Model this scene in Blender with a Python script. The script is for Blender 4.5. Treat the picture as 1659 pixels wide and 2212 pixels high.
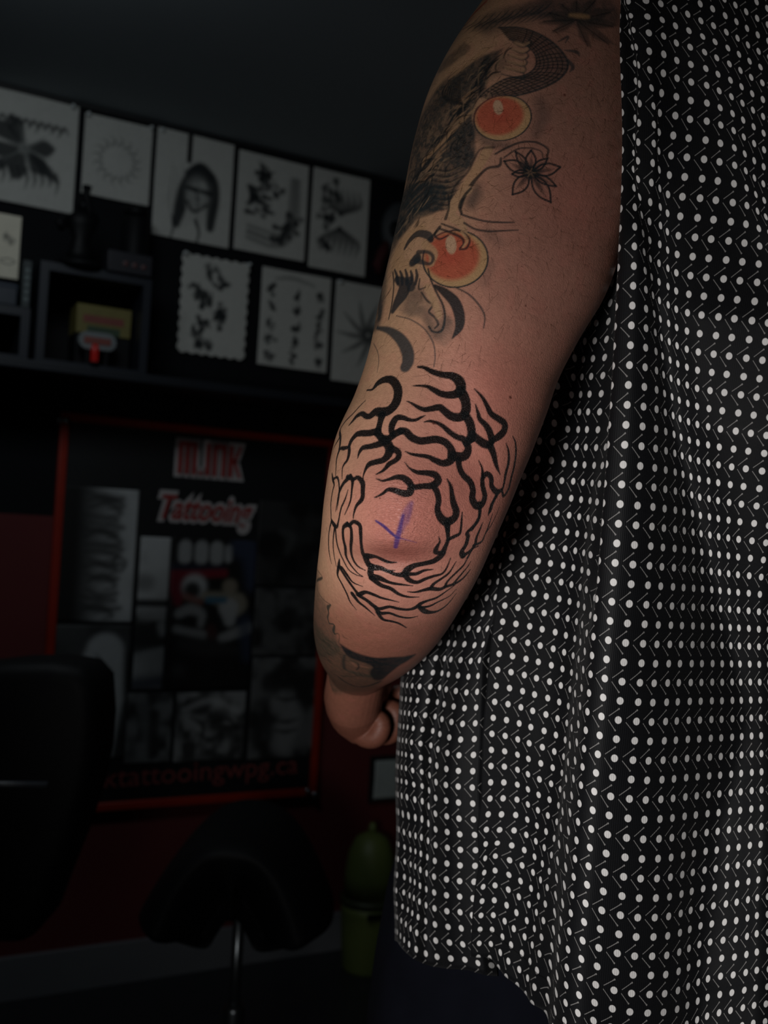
import bpy, math, random
import numpy as np
from mathutils import Vector, Matrix
from mathutils.bvhtree import BVHTree

# ------------------------------------------------------------------ scene, camera, light
scene = bpy.context.scene
for o in list(bpy.data.objects):
    bpy.data.objects.remove(o)
COL = scene.collection
PI = math.pi
random.seed(4)
rng = np.random.default_rng(7)

FPX = 2200.0                       # focal length in pixels of the 1659 x 2212 frame
CAM_Z = 1.22
cam_data = bpy.data.cameras.new('camera')
cam = bpy.data.objects.new('camera', cam_data)
COL.objects.link(cam)
cam_data.sensor_fit = 'VERTICAL'
cam_data.sensor_height = 36.0
cam_data.sensor_width = 27.0
cam_data.lens = FPX / 2212.0 * 36.0
cam_data.clip_start = 0.02
CAM_R = Matrix.Rotation(math.radians(90 + 1.46), 3, 'X') @ Matrix.Rotation(math.radians(3.2), 3, 'Z')
CAM_O = Vector((0, 0, CAM_Z))
cam.matrix_world = Matrix.Translation(CAM_O) @ CAM_R.to_4x4()
cam_data.dof.use_dof = True
cam_data.dof.focus_distance = 0.625
cam_data.dof.aperture_fstop = 8.0
scene.camera = cam

world = bpy.data.worlds.new('room_air')
scene.world = world
world.use_nodes = True
world.node_tree.nodes['Background'].inputs[0].default_value = (0.55, 0.62, 0.7, 1)
world.node_tree.nodes['Background'].inputs[1].default_value = 0.004

scene.view_settings.view_transform = 'Standard'
scene.view_settings.look = 'None'
scene.view_settings.gamma = 1.0
scene.view_settings.use_curve_mapping = False
scene.view_settings.exposure = 0.0

def add_light(name, kind, loc, target, energy, color, **kw):
    d = bpy.data.lights.new(name, kind)
    d.energy = energy
    d.color = color
    for k, v in kw.items():
        setattr(d, k, v)
    o = bpy.data.objects.new(name, d)
    COL.objects.link(o)
    o.location = loc
    o.rotation_euler = (Vector(target) - Vector(loc)).to_track_quat('-Z', 'Y').to_euler()
    return o

# the artist's work lamp, beside the camera on its left and a little lower, turned on the elbow
add_light('work_lamp', 'SPOT', (-0.23, 0.10, 1.06), (0.08, 0.66, 1.07), 12.0, (1.0, 0.97, 0.94),
          spot_size=math.radians(98), spot_blend=1.0, shadow_soft_size=0.08)
# dim fill light, added out of view near the ceiling to brighten the sheets
add_light('sheet_fill_light', 'AREA', (-0.62, 1.42, 2.27), (-0.85, 2.05, 1.55), 3.7, (0.86, 0.95, 1.0),
          shape='DISK', size=0.5)

# ------------------------------------------------------------------ helpers
def ray(px, py):
    return CAM_R @ Vector(((px - 829.5) / FPX, (1106.0 - py) / FPX, -1.0))

def at(px, py, d):
    return CAM_O + ray(px, py) * d

RNP = np.array(CAM_R)
def at_np(px, py, d):
    px = np.asarray(px, float); py = np.asarray(py, float); d = np.asarray(d, float)
    v = np.stack([(px - 829.5) / FPX * d, (1106.0 - py) / FPX * d, -d], -1)
    return v @ RNP.T + np.array(CAM_O)

def to_px(P):
    q = (np.asarray(P) - np.array(CAM_O)) @ RNP
    d = -q[..., 2]
    return q[..., 0] / d * FPX + 829.5, 1106.0 - q[..., 1] / d * FPX, d

def link(o, parent=None):
    COL.objects.link(o)
    if parent is not None:
        o.parent = parent
        o.matrix_parent_inverse = Matrix.Identity(4)
    return o

def tag(o, label=None, cat=None, group=None, kind=None):
    if label: o['label'] = label
    if cat: o['category'] = cat
    if group: o['group'] = group
    if kind: o['kind'] = kind
    return o

def empty(name, loc=(0, 0, 0), rot=None):
    o = bpy.data.objects.new(name, None)
    o.empty_display_size = 0.05
    COL.objects.link(o)
    M = rot.to_4x4() if rot is not None else Matrix.Identity(4)
    o.matrix_world = Matrix.Translation(Vector(loc)) @ M
    return o

def mesh_obj(name, verts, faces, mat=None, parent=None, smooth=False):
    me = bpy.data.meshes.new(name)
    verts = np.asarray(verts, dtype=np.float32)
    if isinstance(faces, np.ndarray):
        n = faces.shape[1]
        me.vertices.add(len(verts)); me.vertices.foreach_set('co', verts.ravel())
        me.loops.add(faces.size); me.loops.foreach_set('vertex_index', faces.astype(np.int32).ravel())
        me.polygons.add(len(faces))
        me.polygons.foreach_set('loop_start', np.arange(0, faces.size, n, dtype=np.int32))
        me.polygons.foreach_set('loop_total', np.full(len(faces), n, dtype=np.int32))
        me.update(calc_edges=True); me.validate()
    else:
        me.from_pydata([tuple(map(float, v)) for v in verts], [], faces)
        me.update()
    if smooth:
        me.polygons.foreach_set('use_smooth', np.ones(len(me.polygons), dtype=bool))
    if mat is not None:
        me.materials.append(mat)
    o = bpy.data.objects.new(name, me)
    return link(o, parent)

def grid_faces(nr, nc, close=False):
    f = []
    r = np.arange(nr - 1)[:, None]
    c = np.arange(nc if close else nc - 1)[None, :]
    c2 = (c + 1) % nc
    return np.stack([r * nc + c, r * nc + c2, (r + 1) * nc + c2, (r + 1) * nc + c], -1).reshape(-1, 4)

class MB:
    """collects shapes and builds them as one mesh object"""
    def __init__(self): self.v = []; self.f = []
    def add(self, V, F):
        b = len(self.v)
        self.v += [tuple(map(float, p)) for p in V]
        self.f += [tuple(int(i) + b for i in f) for f in F]
        return self
    def box(self, x0, x1, y0, y1, z0, z1):
        V = [(x, y, z) for x in (x0, x1) for y in (y0, y1) for z in (z0, z1)]
        return self.add(V, [(0, 1, 3, 2), (4, 6, 7, 5), (0, 4, 5, 1), (2, 3, 7, 6), (0, 2, 6, 4), (1, 5, 7, 3)])
    def tube(self, pts, rad, n=12):
        pts = [Vector(p) for p in pts]
        rad = rad if hasattr(rad, '__len__') else [rad] * len(pts)
        V = []; up = Vector((0.13, 0.31, 0.94))
        for i, p in enumerate(pts):
            t = (pts[min(i + 1, len(pts) - 1)] - pts[max(i - 1, 0)]).normalized()
            a = t.cross(up)
            if a.length < 1e-3: a = t.cross(Vector((1, 0, 0)))
            a.normalize(); b = t.cross(a)
            for k in range(n):
                q = 2 * PI * k / n
                V.append(p + (a * math.cos(q) + b * math.sin(q)) * rad[i])
        F = [tuple(f) for f in grid_faces(len(pts), n, True)]
        F.append(tuple(range(n))[::-1]); F.append(tuple((len(pts) - 1) * n + k for k in range(n)))
        return self.add(V, F)
    def lathe(self, prof, n=28, origin=(0, 0, 0), sx=1.0, sy=1.0):
        V = []
        for r, z in prof:
            for k in range(n):
                q = 2 * PI * k / n
                V.append((origin[0] + r * sx * math.cos(q), origin[1] + r * sy * math.sin(q), origin[2] + z))
        F = [tuple(f) for f in grid_faces(len(prof), n, True)]
        F.append(tuple(range(n))[::-1]); F.append(tuple((len(prof) - 1) * n + k for k in range(n)))
        return self.add(V, F)
    def prism(self, poly, y0, y1):
        n = len(poly)
        V = [(x, y0, z) for x, z in poly] + [(x, y1, z) for x, z in poly]
        F = [tuple(range(n)), tuple(range(2 * n - 1, n - 1, -1))]
        F += [(i, n + i, n + (i + 1) % n, (i + 1) % n) for i in range(n)]
        return self.add(V, F)
    def ellipsoid(self, c, r, n=20, m=12):
        V = []
        for i in range(m + 1):
            t = PI * i / m
            for k in range(n):
                q = 2 * PI * k / n
                V.append((c[0] + r[0] * math.sin(t) * math.cos(q), c[1] + r[1] * math.sin(t) * math.sin(q), c[2] + r[2] * math.cos(t)))
        return self.add(V, [tuple(f) for f in grid_faces(m + 1, n, True)])
    def build(self, name, mat, parent=None, smooth=False, bevel=0.0):
        o = mesh_obj(name, self.v, self.f, mat, parent, smooth)
        if bevel:
            b = o.modifiers.new('bevel', 'BEVEL'); b.width = bevel; b.segments = 2; b.limit_method = 'ANGLE'
            for p in o.data.polygons: p.use_smooth = True
            o.data.set_sharp_from_angle(angle=math.radians(40)) if hasattr(o.data, 'set_sharp_from_angle') else None
        return o

def set_color(o, name, arr):
    a = o.data.attributes.new(name, 'FLOAT_COLOR', 'POINT')
    full = np.ones((len(arr), 4), np.float32); full[:, :arr.shape[1]] = arr
    a.data.foreach_set('color', full.ravel())

def set_float(o, name, arr):
    a = o.data.attributes.new(name, 'FLOAT', 'POINT')
    a.data.foreach_set('value', np.asarray(arr, np.float32))

def lin(r, g, b):
    def f(c):
        c /= 255.0
        return c / 12.92 if c <= 0.04045 else ((c + 0.055) / 1.055) ** 2.4
    return (f(r), f(g), f(b))

def smooth01(x):
    x = np.clip(x, 0, 1)
    return x * x * (3 - 2 * x)

def catmull(pts, per=8):
    """Catmull-Rom through rows of pts (n, k)"""
    p = np.asarray(pts, float)
    if len(p) == 2:
        t = np.linspace(0, 1, per + 1)[:, None]
        return p[0] * (1 - t) + p[1] * t
    e = np.vstack([2 * p[0] - p[1], p, 2 * p[-1] - p[-2]])
    out = []
    for i in range(len(p) - 1):
        a, b, c, d = e[i], e[i + 1], e[i + 2], e[i + 3]
        t = (np.arange(per) / per)[:, None]
        out.append(0.5 * (2 * b + (c - a) * t + (2 * a - 5 * b + 4 * c - d) * t ** 2 + (3 * b - a - 3 * c + d) * t ** 3))
    out.append(p[-1:])
    return np.vstack(out)

def seg_cov(P, order, key, pts, rad, soft):
    """coverage 0..1 of points P (N,k) by a stroke through pts (M,k) of radius rad; returns index, coverage"""
    pad = rad.max() + soft
    lo = pts.min(0) - pad; hi = pts.max(0) + pad
    cand = order[np.searchsorted(key, lo[-1]):np.searchsorted(key, hi[-1])]
    C = P[cand]
    idx = cand[np.all((C[:, :-1] >= lo[:-1]) & (C[:, :-1] <= hi[:-1]), axis=1)]
    if len(idx) == 0:
        return idx, None
    Q = P[idx]; best = np.full(len(idx), 1e9)
    for i in range(len(pts) - 1):
        a = pts[i]; ab = pts[i + 1] - a; L = ab @ ab
        m = np.nonzero(np.all((Q >= np.minimum(a, pts[i + 1]) - pad) & (Q <= np.maximum(a, pts[i + 1]) + pad), axis=1))[0]
        if len(m) == 0: continue
        q = Q[m]
        h = np.clip(((q - a) @ ab) / max(L, 1e-14), 0, 1)
        d = np.linalg.norm(q - a - h[:, None] * ab, axis=1) - (rad[i] + (rad[i + 1] - rad[i]) * h)
        best[m] = np.minimum(best[m], d)
    return idx, smooth01((soft - best) / (2 * soft))

class Canvas:
    """colours on points; strokes and blots are laid over them"""
    def __init__(self, P, base):
        self.P = np.asarray(P, float)
        self.c = np.tile(np.array(base, float), (len(self.P), 1))
        self.wet = np.zeros(len(self.P))
        self.order = np.argsort(self.P[:, -1]); self.key = self.P[self.order, -1]
    def stroke(self, pts, rad, color, density=1.0, soft=0.0003, wet=0.0):
        idx, cov = seg_cov(self.P, self.order, self.key, np.asarray(pts, float), np.asarray(rad, float), soft)
        if cov is None: return
        k = (cov * density)[:, None]
        self.c[idx] = self.c[idx] * (1 - k) + np.array(color) * k
        if wet: self.wet[idx] = np.maximum(self.wet[idx], cov * wet)
    def blot(self, centre, r, color, density, power=2.0, scale=None):
        d = self.P - np.array(centre)
        if scale is not None: d = d / np.array(scale)
        q = np.exp(-(np.sum(d * d, axis=1) / r ** 2) ** (power / 2)) * density
        self.c = self.c * (1 - q[:, None]) + np.array(color) * q[:, None]
    def mask(self, m, color):
        self.c = self.c * (1 - m[:, None]) + np.array(color) * m[:, None]

def vnoise(P, scale, seed):
    """value noise, 2 or 3 dimensional points"""
    r = np.random.default_rng(seed)
    k = P.shape[1]; N = 32
    tab = r.random((N,) * k)
    q = P * scale; i = np.floor(q).astype(int); f = q - i; f = f * f * (3 - 2 * f)
    out = np.zeros(len(P))
    for corner in range(2 ** k):
        w = np.ones(len(P)); ix = []
        for a in range(k):
            b = (corner >> a) & 1
            w *= f[:, a] if b else 1 - f[:, a]
            ix.append((i[:, a] + b) % N)
        out += w * tab[tuple(ix)]
    return out

# ------------------------------------------------------------------ materials (all node based)
def new_mat(name):
    m = bpy.data.materials.new(name); m.use_nodes = True
    nt = m.node_tree
    return m, nt, nt.nodes['Principled BSDF']

def plain(name, color, rough=0.6, metal=0.0, vary=0.25, scale=30.0, bump=0.0, spec=0.5, emit=None):
    m, nt, b = new_mat(name)
    tc = nt.nodes.new('ShaderNodeTexCoord')
    nz = nt.nodes.new('ShaderNodeTexNoise'); nz.inputs['Scale'].default_value = scale; nz.inputs['Detail'].default_value = 4
    nt.links.new(tc.outputs['Object'], nz.inputs['Vector'])
    mx = nt.nodes.new('ShaderNodeMix'); mx.data_type = 'RGBA'
    mx.inputs['A'].default_value = tuple(c * (1 - vary) for c in color) + (1,)
    mx.inputs['B'].default_value = tuple(min(1, c * (1 + vary)) for c in color) + (1,)
    nt.links.new(nz.outputs['Fac'], mx.inputs['Factor'])
    nt.links.new(mx.outputs['Result'], b.inputs['Base Color'])
    b.inputs['Roughness'].default_value = rough
    b.inputs['Metallic'].default_value = metal
    b.inputs['Specular IOR Level'].default_value = spec
    if bump:
        bp = nt.nodes.new('ShaderNodeBump'); bp.inputs['Strength'].default_value = bump; bp.inputs['Distance'].default_value = 0.002
        nt.links.new(nz.outputs['Fac'], bp.inputs['Height']); nt.links.new(bp.outputs['Normal'], b.inputs['Normal'])
    if emit:
        b.inputs['Emission Color'].default_value = emit[0] + (1,); b.inputs['Emission Strength'].default_value = emit[1]
    return m

def painted(name, rough=0.7, spec=0.3):
    """printed sheet: the colour attribute 'tint' with a little paper grain"""
    m, nt, b = new_mat(name)
    at_ = nt.nodes.new('ShaderNodeAttribute'); at_.attribute_name = 'tint'
    nz = nt.nodes.new('ShaderNodeTexNoise'); nz.inputs['Scale'].default_value = 60; nz.inputs['Detail'].default_value = 5
    tc = nt.nodes.new('ShaderNodeTexCoord'); nt.links.new(tc.outputs['Object'], nz.inputs['Vector'])
    rp = nt.nodes.new('ShaderNodeMapRange'); rp.inputs['To Min'].default_value = 0.88; rp.inputs['To Max'].default_value = 1.08
    nt.links.new(nz.outputs['Fac'], rp.inputs['Value'])
    mx = nt.nodes.new('ShaderNodeVectorMath'); mx.operation = 'SCALE'
    nt.links.new(at_.outputs['Color'], mx.inputs[0]); nt.links.new(rp.outputs['Result'], mx.inputs['Scale'])
    nt.links.new(mx.outputs['Vector'], b.inputs['Base Color'])
    b.inputs['Roughness'].default_value = rough; b.inputs['Specular IOR Level'].default_value = spec
    return m

M_PRINT = painted('printed_sheet')
M_PHOTO = painted('printed_vinyl', 0.5, 0.4)
# ------------------------------------------------------------------ the room
YAW = math.radians(62.0)
DW = Vector((math.sin(YAW), math.cos(YAW), 0))        # along the back wall, to the right
NW = Vector((math.cos(YAW), -math.sin(YAW), 0))       # out of the back wall, into the room
W0 = at(400, 1140, 2.80); W0.z = 0
W_ROT = Matrix((DW, -NW, Vector((0, 0, 1)))).transposed()   # wall frame: x along, y into the wall, z up

def wp(px, py, off=0.0):
    """where the line of sight meets the plane `off` in front of the wall: (x along wall, z)"""
    r = ray(px, py); o = W0 + NW * off
    t = (o - CAM_O).dot(NW) / r.dot(NW)
    p = CAM_O + r * t - W0
    return p.dot(DW), p.z

def wall_empty(name, x, z, off=0.0):
    return empty(name, W0 + DW * x + NW * off + Vector((0, 0, z)), W_ROT)

CEIL_Z = 2.31
M_BLACKWALL = plain('black_wall_paint', lin(16, 18, 22), 0.8, vary=0.2, scale=6, spec=.2)
M_REDWALL = plain('dark_red_wall_paint', lin(96, 32, 33), 0.75, vary=0.15, scale=5)
M_CEIL = plain('grey_ceiling_paint', lin(146, 155, 161), 0.9, vary=0.06, scale=4)
M_FLOOR = plain('dark_floor', lin(40, 42, 46), 0.45, vary=0.25, scale=14)
M_WHITETRIM = plain('off_white_trim', lin(112, 114, 118), 0.7, vary=0.08, scale=12)
M_BLACKTRIM = plain('black_trim', lin(20, 21, 23), 0.6)
M_DARKWALL = plain('charcoal_wall_paint', lin(46, 48, 52), 0.8)

XL, XR, DEEP = -2.2, 3.4, 4.6
SPLIT_Z = wp(60, 1112)[1]
def wall_mesh(name, mb, mat):
    o = mb.build(name, mat)
    o.matrix_world = Matrix.Translation(W0) @ W_ROT.to_4x4()
    tag(o, kind='structure')
    return o
wall_mesh('wall_back', MB().box(XL, XR, 0, 0.12, SPLIT_Z, CEIL_Z), M_BLACKWALL)
wall_mesh('wall_back_lower', MB().box(XL, XR, 0, 0.12, 0, SPLIT_Z), M_REDWALL)
wall_mesh('wall_left', MB().box(XL - 0.12, XL, -DEEP, 0.12, 0, CEIL_Z), M_DARKWALL)
wall_mesh('wall_right', MB().box(XR, XR + 0.12, -DEEP, 0.12, 0, CEIL_Z), M_DARKWALL)
wall_mesh('wall_front', MB().box(XL, XR, -DEEP - 0.12, -DEEP, 0, CEIL_Z), M_DARKWALL)
wall_mesh('floor', MB().box(XL - 0.12, XR + 0.12, -DEEP - 0.12, 0.12, -0.1, 0), M_FLOOR)
wall_mesh('ceiling', MB().box(XL - 0.12, XR + 0.12, -DEEP - 0.12, 0.12, CEIL_Z, CEIL_Z + 0.1), M_CEIL)
BASE_H = wp(300, 2027)[1]
wall_mesh('baseboard_back', MB().box(XL, XR, -0.018, 0, 0, BASE_H), M_WHITETRIM)
wall_mesh('trim_1', MB().box(XL, XR, -0.012, 0, CEIL_Z - 0.014, CEIL_Z), M_BLACKTRIM)

# ------------------------------------------------------------------ sheets of tattoo drawings on the wall
PAPER = lin(196, 196, 190)
INK = lin(38, 42, 44)

def quad_local(c, off=0.006):
    q = [wp(x, y, off) for x, y in c]
    x0 = (q[0][0] + q[3][0]) / 2; x1 = (q[1][0] + q[2][0]) / 2
    z1 = (q[0][1] + q[1][1]) / 2; z0 = (q[2][1] + q[3][1]) / 2
    return x0, x1, z0, z1

def sheet_mesh(name, w, h, draw, mat, parent, base=PAPER, n=90, edge=None, loc=(0, 0, 0), warp=0.004, seed=1):
    """a printed sheet, w x h, standing on its lower edge; u runs right, v runs down"""
    nx = max(12, int(n * w / max(w, h))); nz = max(12, int(n * h / max(w, h)))
    U, V = np.meshgrid(np.linspace(0, 1, nx), np.linspace(0, 1, nz))
    u = U.ravel(); v = V.ravel()
    x = (u - 0.5) * w; z = (1 - v) * h
    if edge:
        ph = edge
        x = x + (np.abs(np.sin(v * PI * 9)) - 0.6) * 0.006 * np.where(u < 0.02, -1, np.where(u > 0.98, 1, 0))
        z = z + (np.abs(np.sin(u * PI * 7)) - 0.6) * 0.006 * np.where(v < 0.02, 1, np.where(v > 0.98, -1, 0))
    y = -0.002 - warp * vnoise(np.stack([u, v], -1), 2.2, seed)
    P = np.stack([x + loc[0], y + loc[1], z + loc[2]], -1)
    o = mesh_obj(name, P, grid_faces(nz, nx)[:, ::-1], mat, parent, True)
    cv = Canvas(np.stack([u * w / h, v], -1), base)      # drawing space: height 1, width w/h
    draw(cv, w / h)
    set_color(o, 'tint', cv.c)
    s = o.modifiers.new('thickness', 'SOLIDIFY'); s.thickness = 0.0012
    return o

def st(cv, a, pts, r, color=INK, dens=0.9, soft=0.008):
    """stroke in fractions of width and height"""
    p = np.array([(x * a, y) for x, y in pts])
    p = catmull(p, 6) if len(p) > 2 else p
    cv.stroke(p, np.interp(np.linspace(0, 1, len(p)), np.linspace(0, 1, len(r)) if hasattr(r, '__len__') else [0, 1], r if hasattr(r, '__len__') else [r, r]),
              color, dens, soft)

def motif(cv, a, cx, cy, s, seed, dens=0.75):
    r = random.Random(seed)
    for k in range(7):
        t0 = r.uniform(0, 6.28); q = r.uniform(0.2, 1.0) * s
        x, y = cx + q * math.cos(t0) / a * 0.6, cy + q * math.sin(t0) * 0.7
        x2, y2 = cx + r.uniform(-s, s) * 0.5 / a, cy + r.uniform(-s, s) * 0.8
        xm, ym = (x + x2) / 2 + r.uniform(-s, s) * 0.35 / a, (y + y2) / 2 + r.uniform(-s, s) * 0.35
        st(cv, a, [(x, y), (xm, ym), (x2, y2)], [0.003, s * 0.2, 0.003], INK, min(.95, dens * r.uniform(0.7, 1.25)), 0.012)

def draw_flower(cv, a):
    c = (0.42, 0.50)
    for k, (dx, dy, w_) in enumerate([(-0.30, -0.16, .08), (-0.14, -0.23, .07), (0.27, -0.04, .075), (-0.32, 0.06, .07), (0.20, 0.16, .08), (-0.08, 0.24, .08), (0.32, 0.20, .05), (-0.30, 0.22, .05)]):
        st(cv, a, [(c[0] + dx * .28, c[1] + dy * .28), (c[0] + dx * .8, c[1] + dy * .8), (c[0] + dx * 1.15, c[1] + dy * 1.15)], [0.03, w_, 0.02], INK, 0.92, 0.02)
    for k in range(9):
        x = 0.1 + k * 0.085
        st(cv, a, [(x, .30 + .02 * (k % 3)), (x + .06, .25), (x + .12, .30)], [0.004, .022, 0.003], INK, .8, .015)
        st(cv, a, [(x, .68), (x + .03, .76), (x + .01, .86 - .02 * (k % 4))], [0.02, .016, 0.002], INK, .7, .015)
    cv.blot((c[0] * a, c[1]), 0.055, lin(120, 122, 118), 0.9)
    for t in range(6):
        q = t * 1.047 + .3
        st(cv, a, [c, (c[0] + .3 * math.cos(q), c[1] + .2 * math.sin(q))], [0.012, .004], lin(120, 124, 122), .7, .008)

def draw_sun(cv, a):
    for k in range(40):
        q = k * 2 * PI / 40
        st(cv, a, [(.5 + .22 * math.cos(q) / a, .52 + .22 * math.sin(q)), (.5 + 1.0 * math.cos(q) / a, .52 + 1.0 * math.sin(q))], .002, INK, .22, .006)
    for k in range(16):
        q = k * 2 * PI / 16
        x, y = .5 + .20 * math.cos(q) / a, .52 + .20 * math.sin(q)
        st(cv, a, [(x, y), (x + .07 * math.cos(q + .9) / a, y + .07 * math.sin(q + .9)), (x + .12 * math.cos(q + .2) / a, y + .12 * math.sin(q + .2))], [.02, .016, .003], INK, .45, .012)
    cv.blot((.5 * a, .52), .09, PAPER, .8)

def draw_face(cv, a):
    st(cv, a, [(.42, 0.0), (.42, .25)], .024, lin(18, 19, 20), 1, .006)
    st(cv, a, [(.52, .36), (.38, .50), (.34, .70), (.30, .86)], [.07, .05, .06, .04], INK, .95, .02)
    st(cv, a, [(.56, .33), (.72, .40), (.76, .58), (.74, .84)], [.07, .065, .06, .04], INK, .95, .02)
    st(cv, a, [(.44, .37), (.58, .31), (.70, .36)], [.05, .07, .05], INK, .95, .02)
    cv.blot((.55 * a, .55), .135, lin(170, 172, 168), .95, 4, (0.85, 1.25))
    for x, y in ((.47, .50), (.65, .51)):
        st(cv, a, [(x - .06, y), (x + .06, y + .01)], [.018, .026], INK, .95, .012)
    st(cv, a, [(.55, .50), (.54, .58), (.57, .60)], [.006, .01, .012], INK, .5, .008)
    st(cv, a, [(.42, .63), (.52, .70), (.68, .63)], [.015, .03, .015], INK, .9, .012)
    st(cv, a, [(.45, .645), (.53, .685), (.64, .645)], [.004, .012, .004], lin(190, 190, 184), .9, .006)
    st(cv, a, [(.55, .80), (.60, .90), (.58, 1.0)], [.02, .012, .01], INK, .9, .01)
    st(cv, a, [(.25, .80), (.27, .90), (.24, 1.0)], [.012, .012, .008], INK, .8, .01)
    for k in range(16):
        x = .22 + .62 * ((k * 7) % 16) / 16
        st(cv, a, [(x, .30 + .02 * (k % 5)), (x + .03 * ((k % 3) - 1), .62), (x, .80 + .02 * (k % 4))], [.002, .010, .002], INK, .35, .014)

def draw_flash(n, seed, extra=()):
    def f(cv, a):
        r = random.Random(seed)
        for k in range(n):
            motif(cv, a, .2 + .6 * r.random(), .12 + .76 * (k + .5) / n, r.uniform(.10, .19), seed * 31 + k, .8)
        for e in extra: e(cv, a)
    return f

def border_curve(cv, a):
    for d, dn in ((0.0, .5), (.06, .6), (.12, .45)):
        st(cv, a, [(.18, .86 - d), (.55, .90 - d), (.78 - d, .80), (.86 - d, .55), (.86 - d * .8, .18)], .022, INK, dn, .02)
def dark_dots(cv, a):
    for x, y in ((.22, .35), (.42, .42), (.20, .60), (.46, .56), (.60, .70)):
        st(cv, a, [(x - .05, y), (x + .06, y + .01)], [.03, .015], INK, .9, .015)
def wings(cv, a):
    for s, y in ((1, .30), (-1, .68)):
        for k in range(7):
            x = .2 + .1 * k
            st(cv, a, [(x, y - .14 * s), (x + .03, y), (.5, y + .12 * s)], [.004, .028, .012], INK, .7, .02)

def draw_table(rows, cols, seed):
    def f(cv, a):
        st(cv, a, [(.2, .10), (.45, .07), (.75, .11)], [.012, .02, .012], INK, .5, .02)
        for i in range(rows):
            for j in range(cols):
                motif(cv, a, .16 + .7 * j / (cols - 1), .22 + .68 * i / (rows - 1), .085, seed + i * 9 + j, .85)
    return f

def draw_swirl(cv, a):
    for k in range(10):
        q = k * .63
        st(cv, a, [(.5 + .05 * math.cos(q) / a, .5 + .05 * math.sin(q)), (.5 + .2 * math.cos(q + .5) / a, .5 + .2 * math.sin(q + .5)), (.5 + .34 * math.cos(q + .6) / a, .5 + .34 * math.sin(q + .6))], [.03, .022, .004], INK, .7, .02)

def draw_logo(cv, a):
    motif(cv, a, .72, .35, .14, 5, .5); st(cv, a, [(.5, .72), (.72, .69), (.9, .73), (.72, .78), (.5, .75)], .012, INK, .6, .01)

M_PIN = plain('clear_push_pin', lin(215, 220, 220), 0.1, metal=0.0, vary=0.05, spec=0.8)
def pin_mesh():
    mb = MB(); mb.lathe([(0.0005, 0.0), (0.0012, 0.001), (0.0055, 0.003), (0.0055, 0.005), (0.003, 0.006), (0.0028, 0.011), (0.0048, 0.0125), (0.004, 0.0145), (0.001, 0.0155)], 14)
    mb.v = [(x, -z, y) for x, y, z in mb.v]
    return mb
PIN = None
def add_pin(parent, x, z):
    global PIN
    if PIN is None:
        PIN = pin_mesh().build('push_pin', M_PIN, parent, True); o = PIN
    else:
        o = bpy.data.objects.new('push_pin', PIN.data); link(o, parent)
    o.location = (x, -0.006, z)
    return o

SHEETS = [
 ([(-22, 181), (178, 231), (150, 467), (-40, 420)], draw_flower, 'large dark petalled flower drawing on the left end of the wall', [(0.42, .965)], 0),
 ([(187, 240), (334, 283), (315, 450), (172, 412)], draw_sun, 'pale faint sunburst drawing between the dark flower and the long haired face', [(-.47, .97), (.46, .985)], 0),
 ([(343, 275), (509, 316), (490, 535), (323, 507)], draw_face, 'drawing of a grinning face with long dark hair', [(-.45, .97)], 0),
 ([(518, 324), (668, 360), (655, 568), (502, 535)], draw_flash(8, 3, (border_curve, dark_dots)), 'drawing sheet with dark spots and curved bands beside the face drawing', [], 0),
 ([(680, 362), (800, 390), (786, 602), (662, 572)], draw_flash(3, 8, (wings,)), 'upper sheet with two winged motifs nearest the raised arm', [], 0),
 ([(393, 545), (542, 573), (522, 782), (384, 755)], draw_flash(8, 12), 'drawing sheet with wavy scalloped edges in the lower row', [(-.48, .99), (.48, .99)], 1),
 ([(565, 577), (716, 601), (703, 809), (556, 784)], draw_table(5, 3, 40), 'sheet of many small motifs in rows beside the scalloped sheet', [], 0),
 ([(728, 605), (872, 632), (858, 845), (711, 816)], draw_swirl, 'lower sheet with dark spiky swirl half hidden by the arm', [(-.46, .98)], 0),
 ([(-35, 455), (47, 470), (37, 607), (-44, 590)], draw_logo, 'small cream sheet with a round stamp at the left edge', [], 0),
]
for i, (c, fn, lab, pins, edge) in enumerate(SHEETS):
    off = 0.006 if i != 8 else 0.20
    x0, x1, z0, z1 = quad_local(c, off)
    e = wall_empty('drawing_sheet', (x0 + x1) / 2, z0, off)
    tag(e, lab, 'poster', 'tattoo drawings pinned to the wall')
    base = PAPER if i != 8 else lin(214, 208, 190)
    sheet_mesh('paper', x1 - x0, z1 - z0, fn, M_PRINT, e, base, 100, edge, seed=i + 2)
    for (fx, fz) in pins:
        add_pin(e, fx * (x1 - x0), fz * (z1 - z0))

# two small white notices low on the red wall, right of the banner
for c, lab in (([(828, 1505), (893, 1503), (888, 1592), (822, 1592)], 'white notice on the red wall just behind the hand'),
               ([(808, 1640), (885, 1640), (880, 1722), (804, 1722)], 'white notice on the red wall below the hand')):
    x0, x1, z0, z1 = quad_local(c)
    e = wall_empty('paper_notice', (x0 + x1) / 2, z0, 0.012)
    tag(e, lab, 'notice', 'white notices on the red wall')
    sheet_mesh('paper', x1 - x0, z1 - z0, lambda cv, a: None, M_PRINT, e, lin(176, 186, 184), 20)
    MB().box(-(x1 - x0) / 2 - .012, (x1 - x0) / 2 + .012, 0.002, 0.010, -.012, z1 - z0 + .012).build('backing', M_BLACKTRIM, e)

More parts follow.
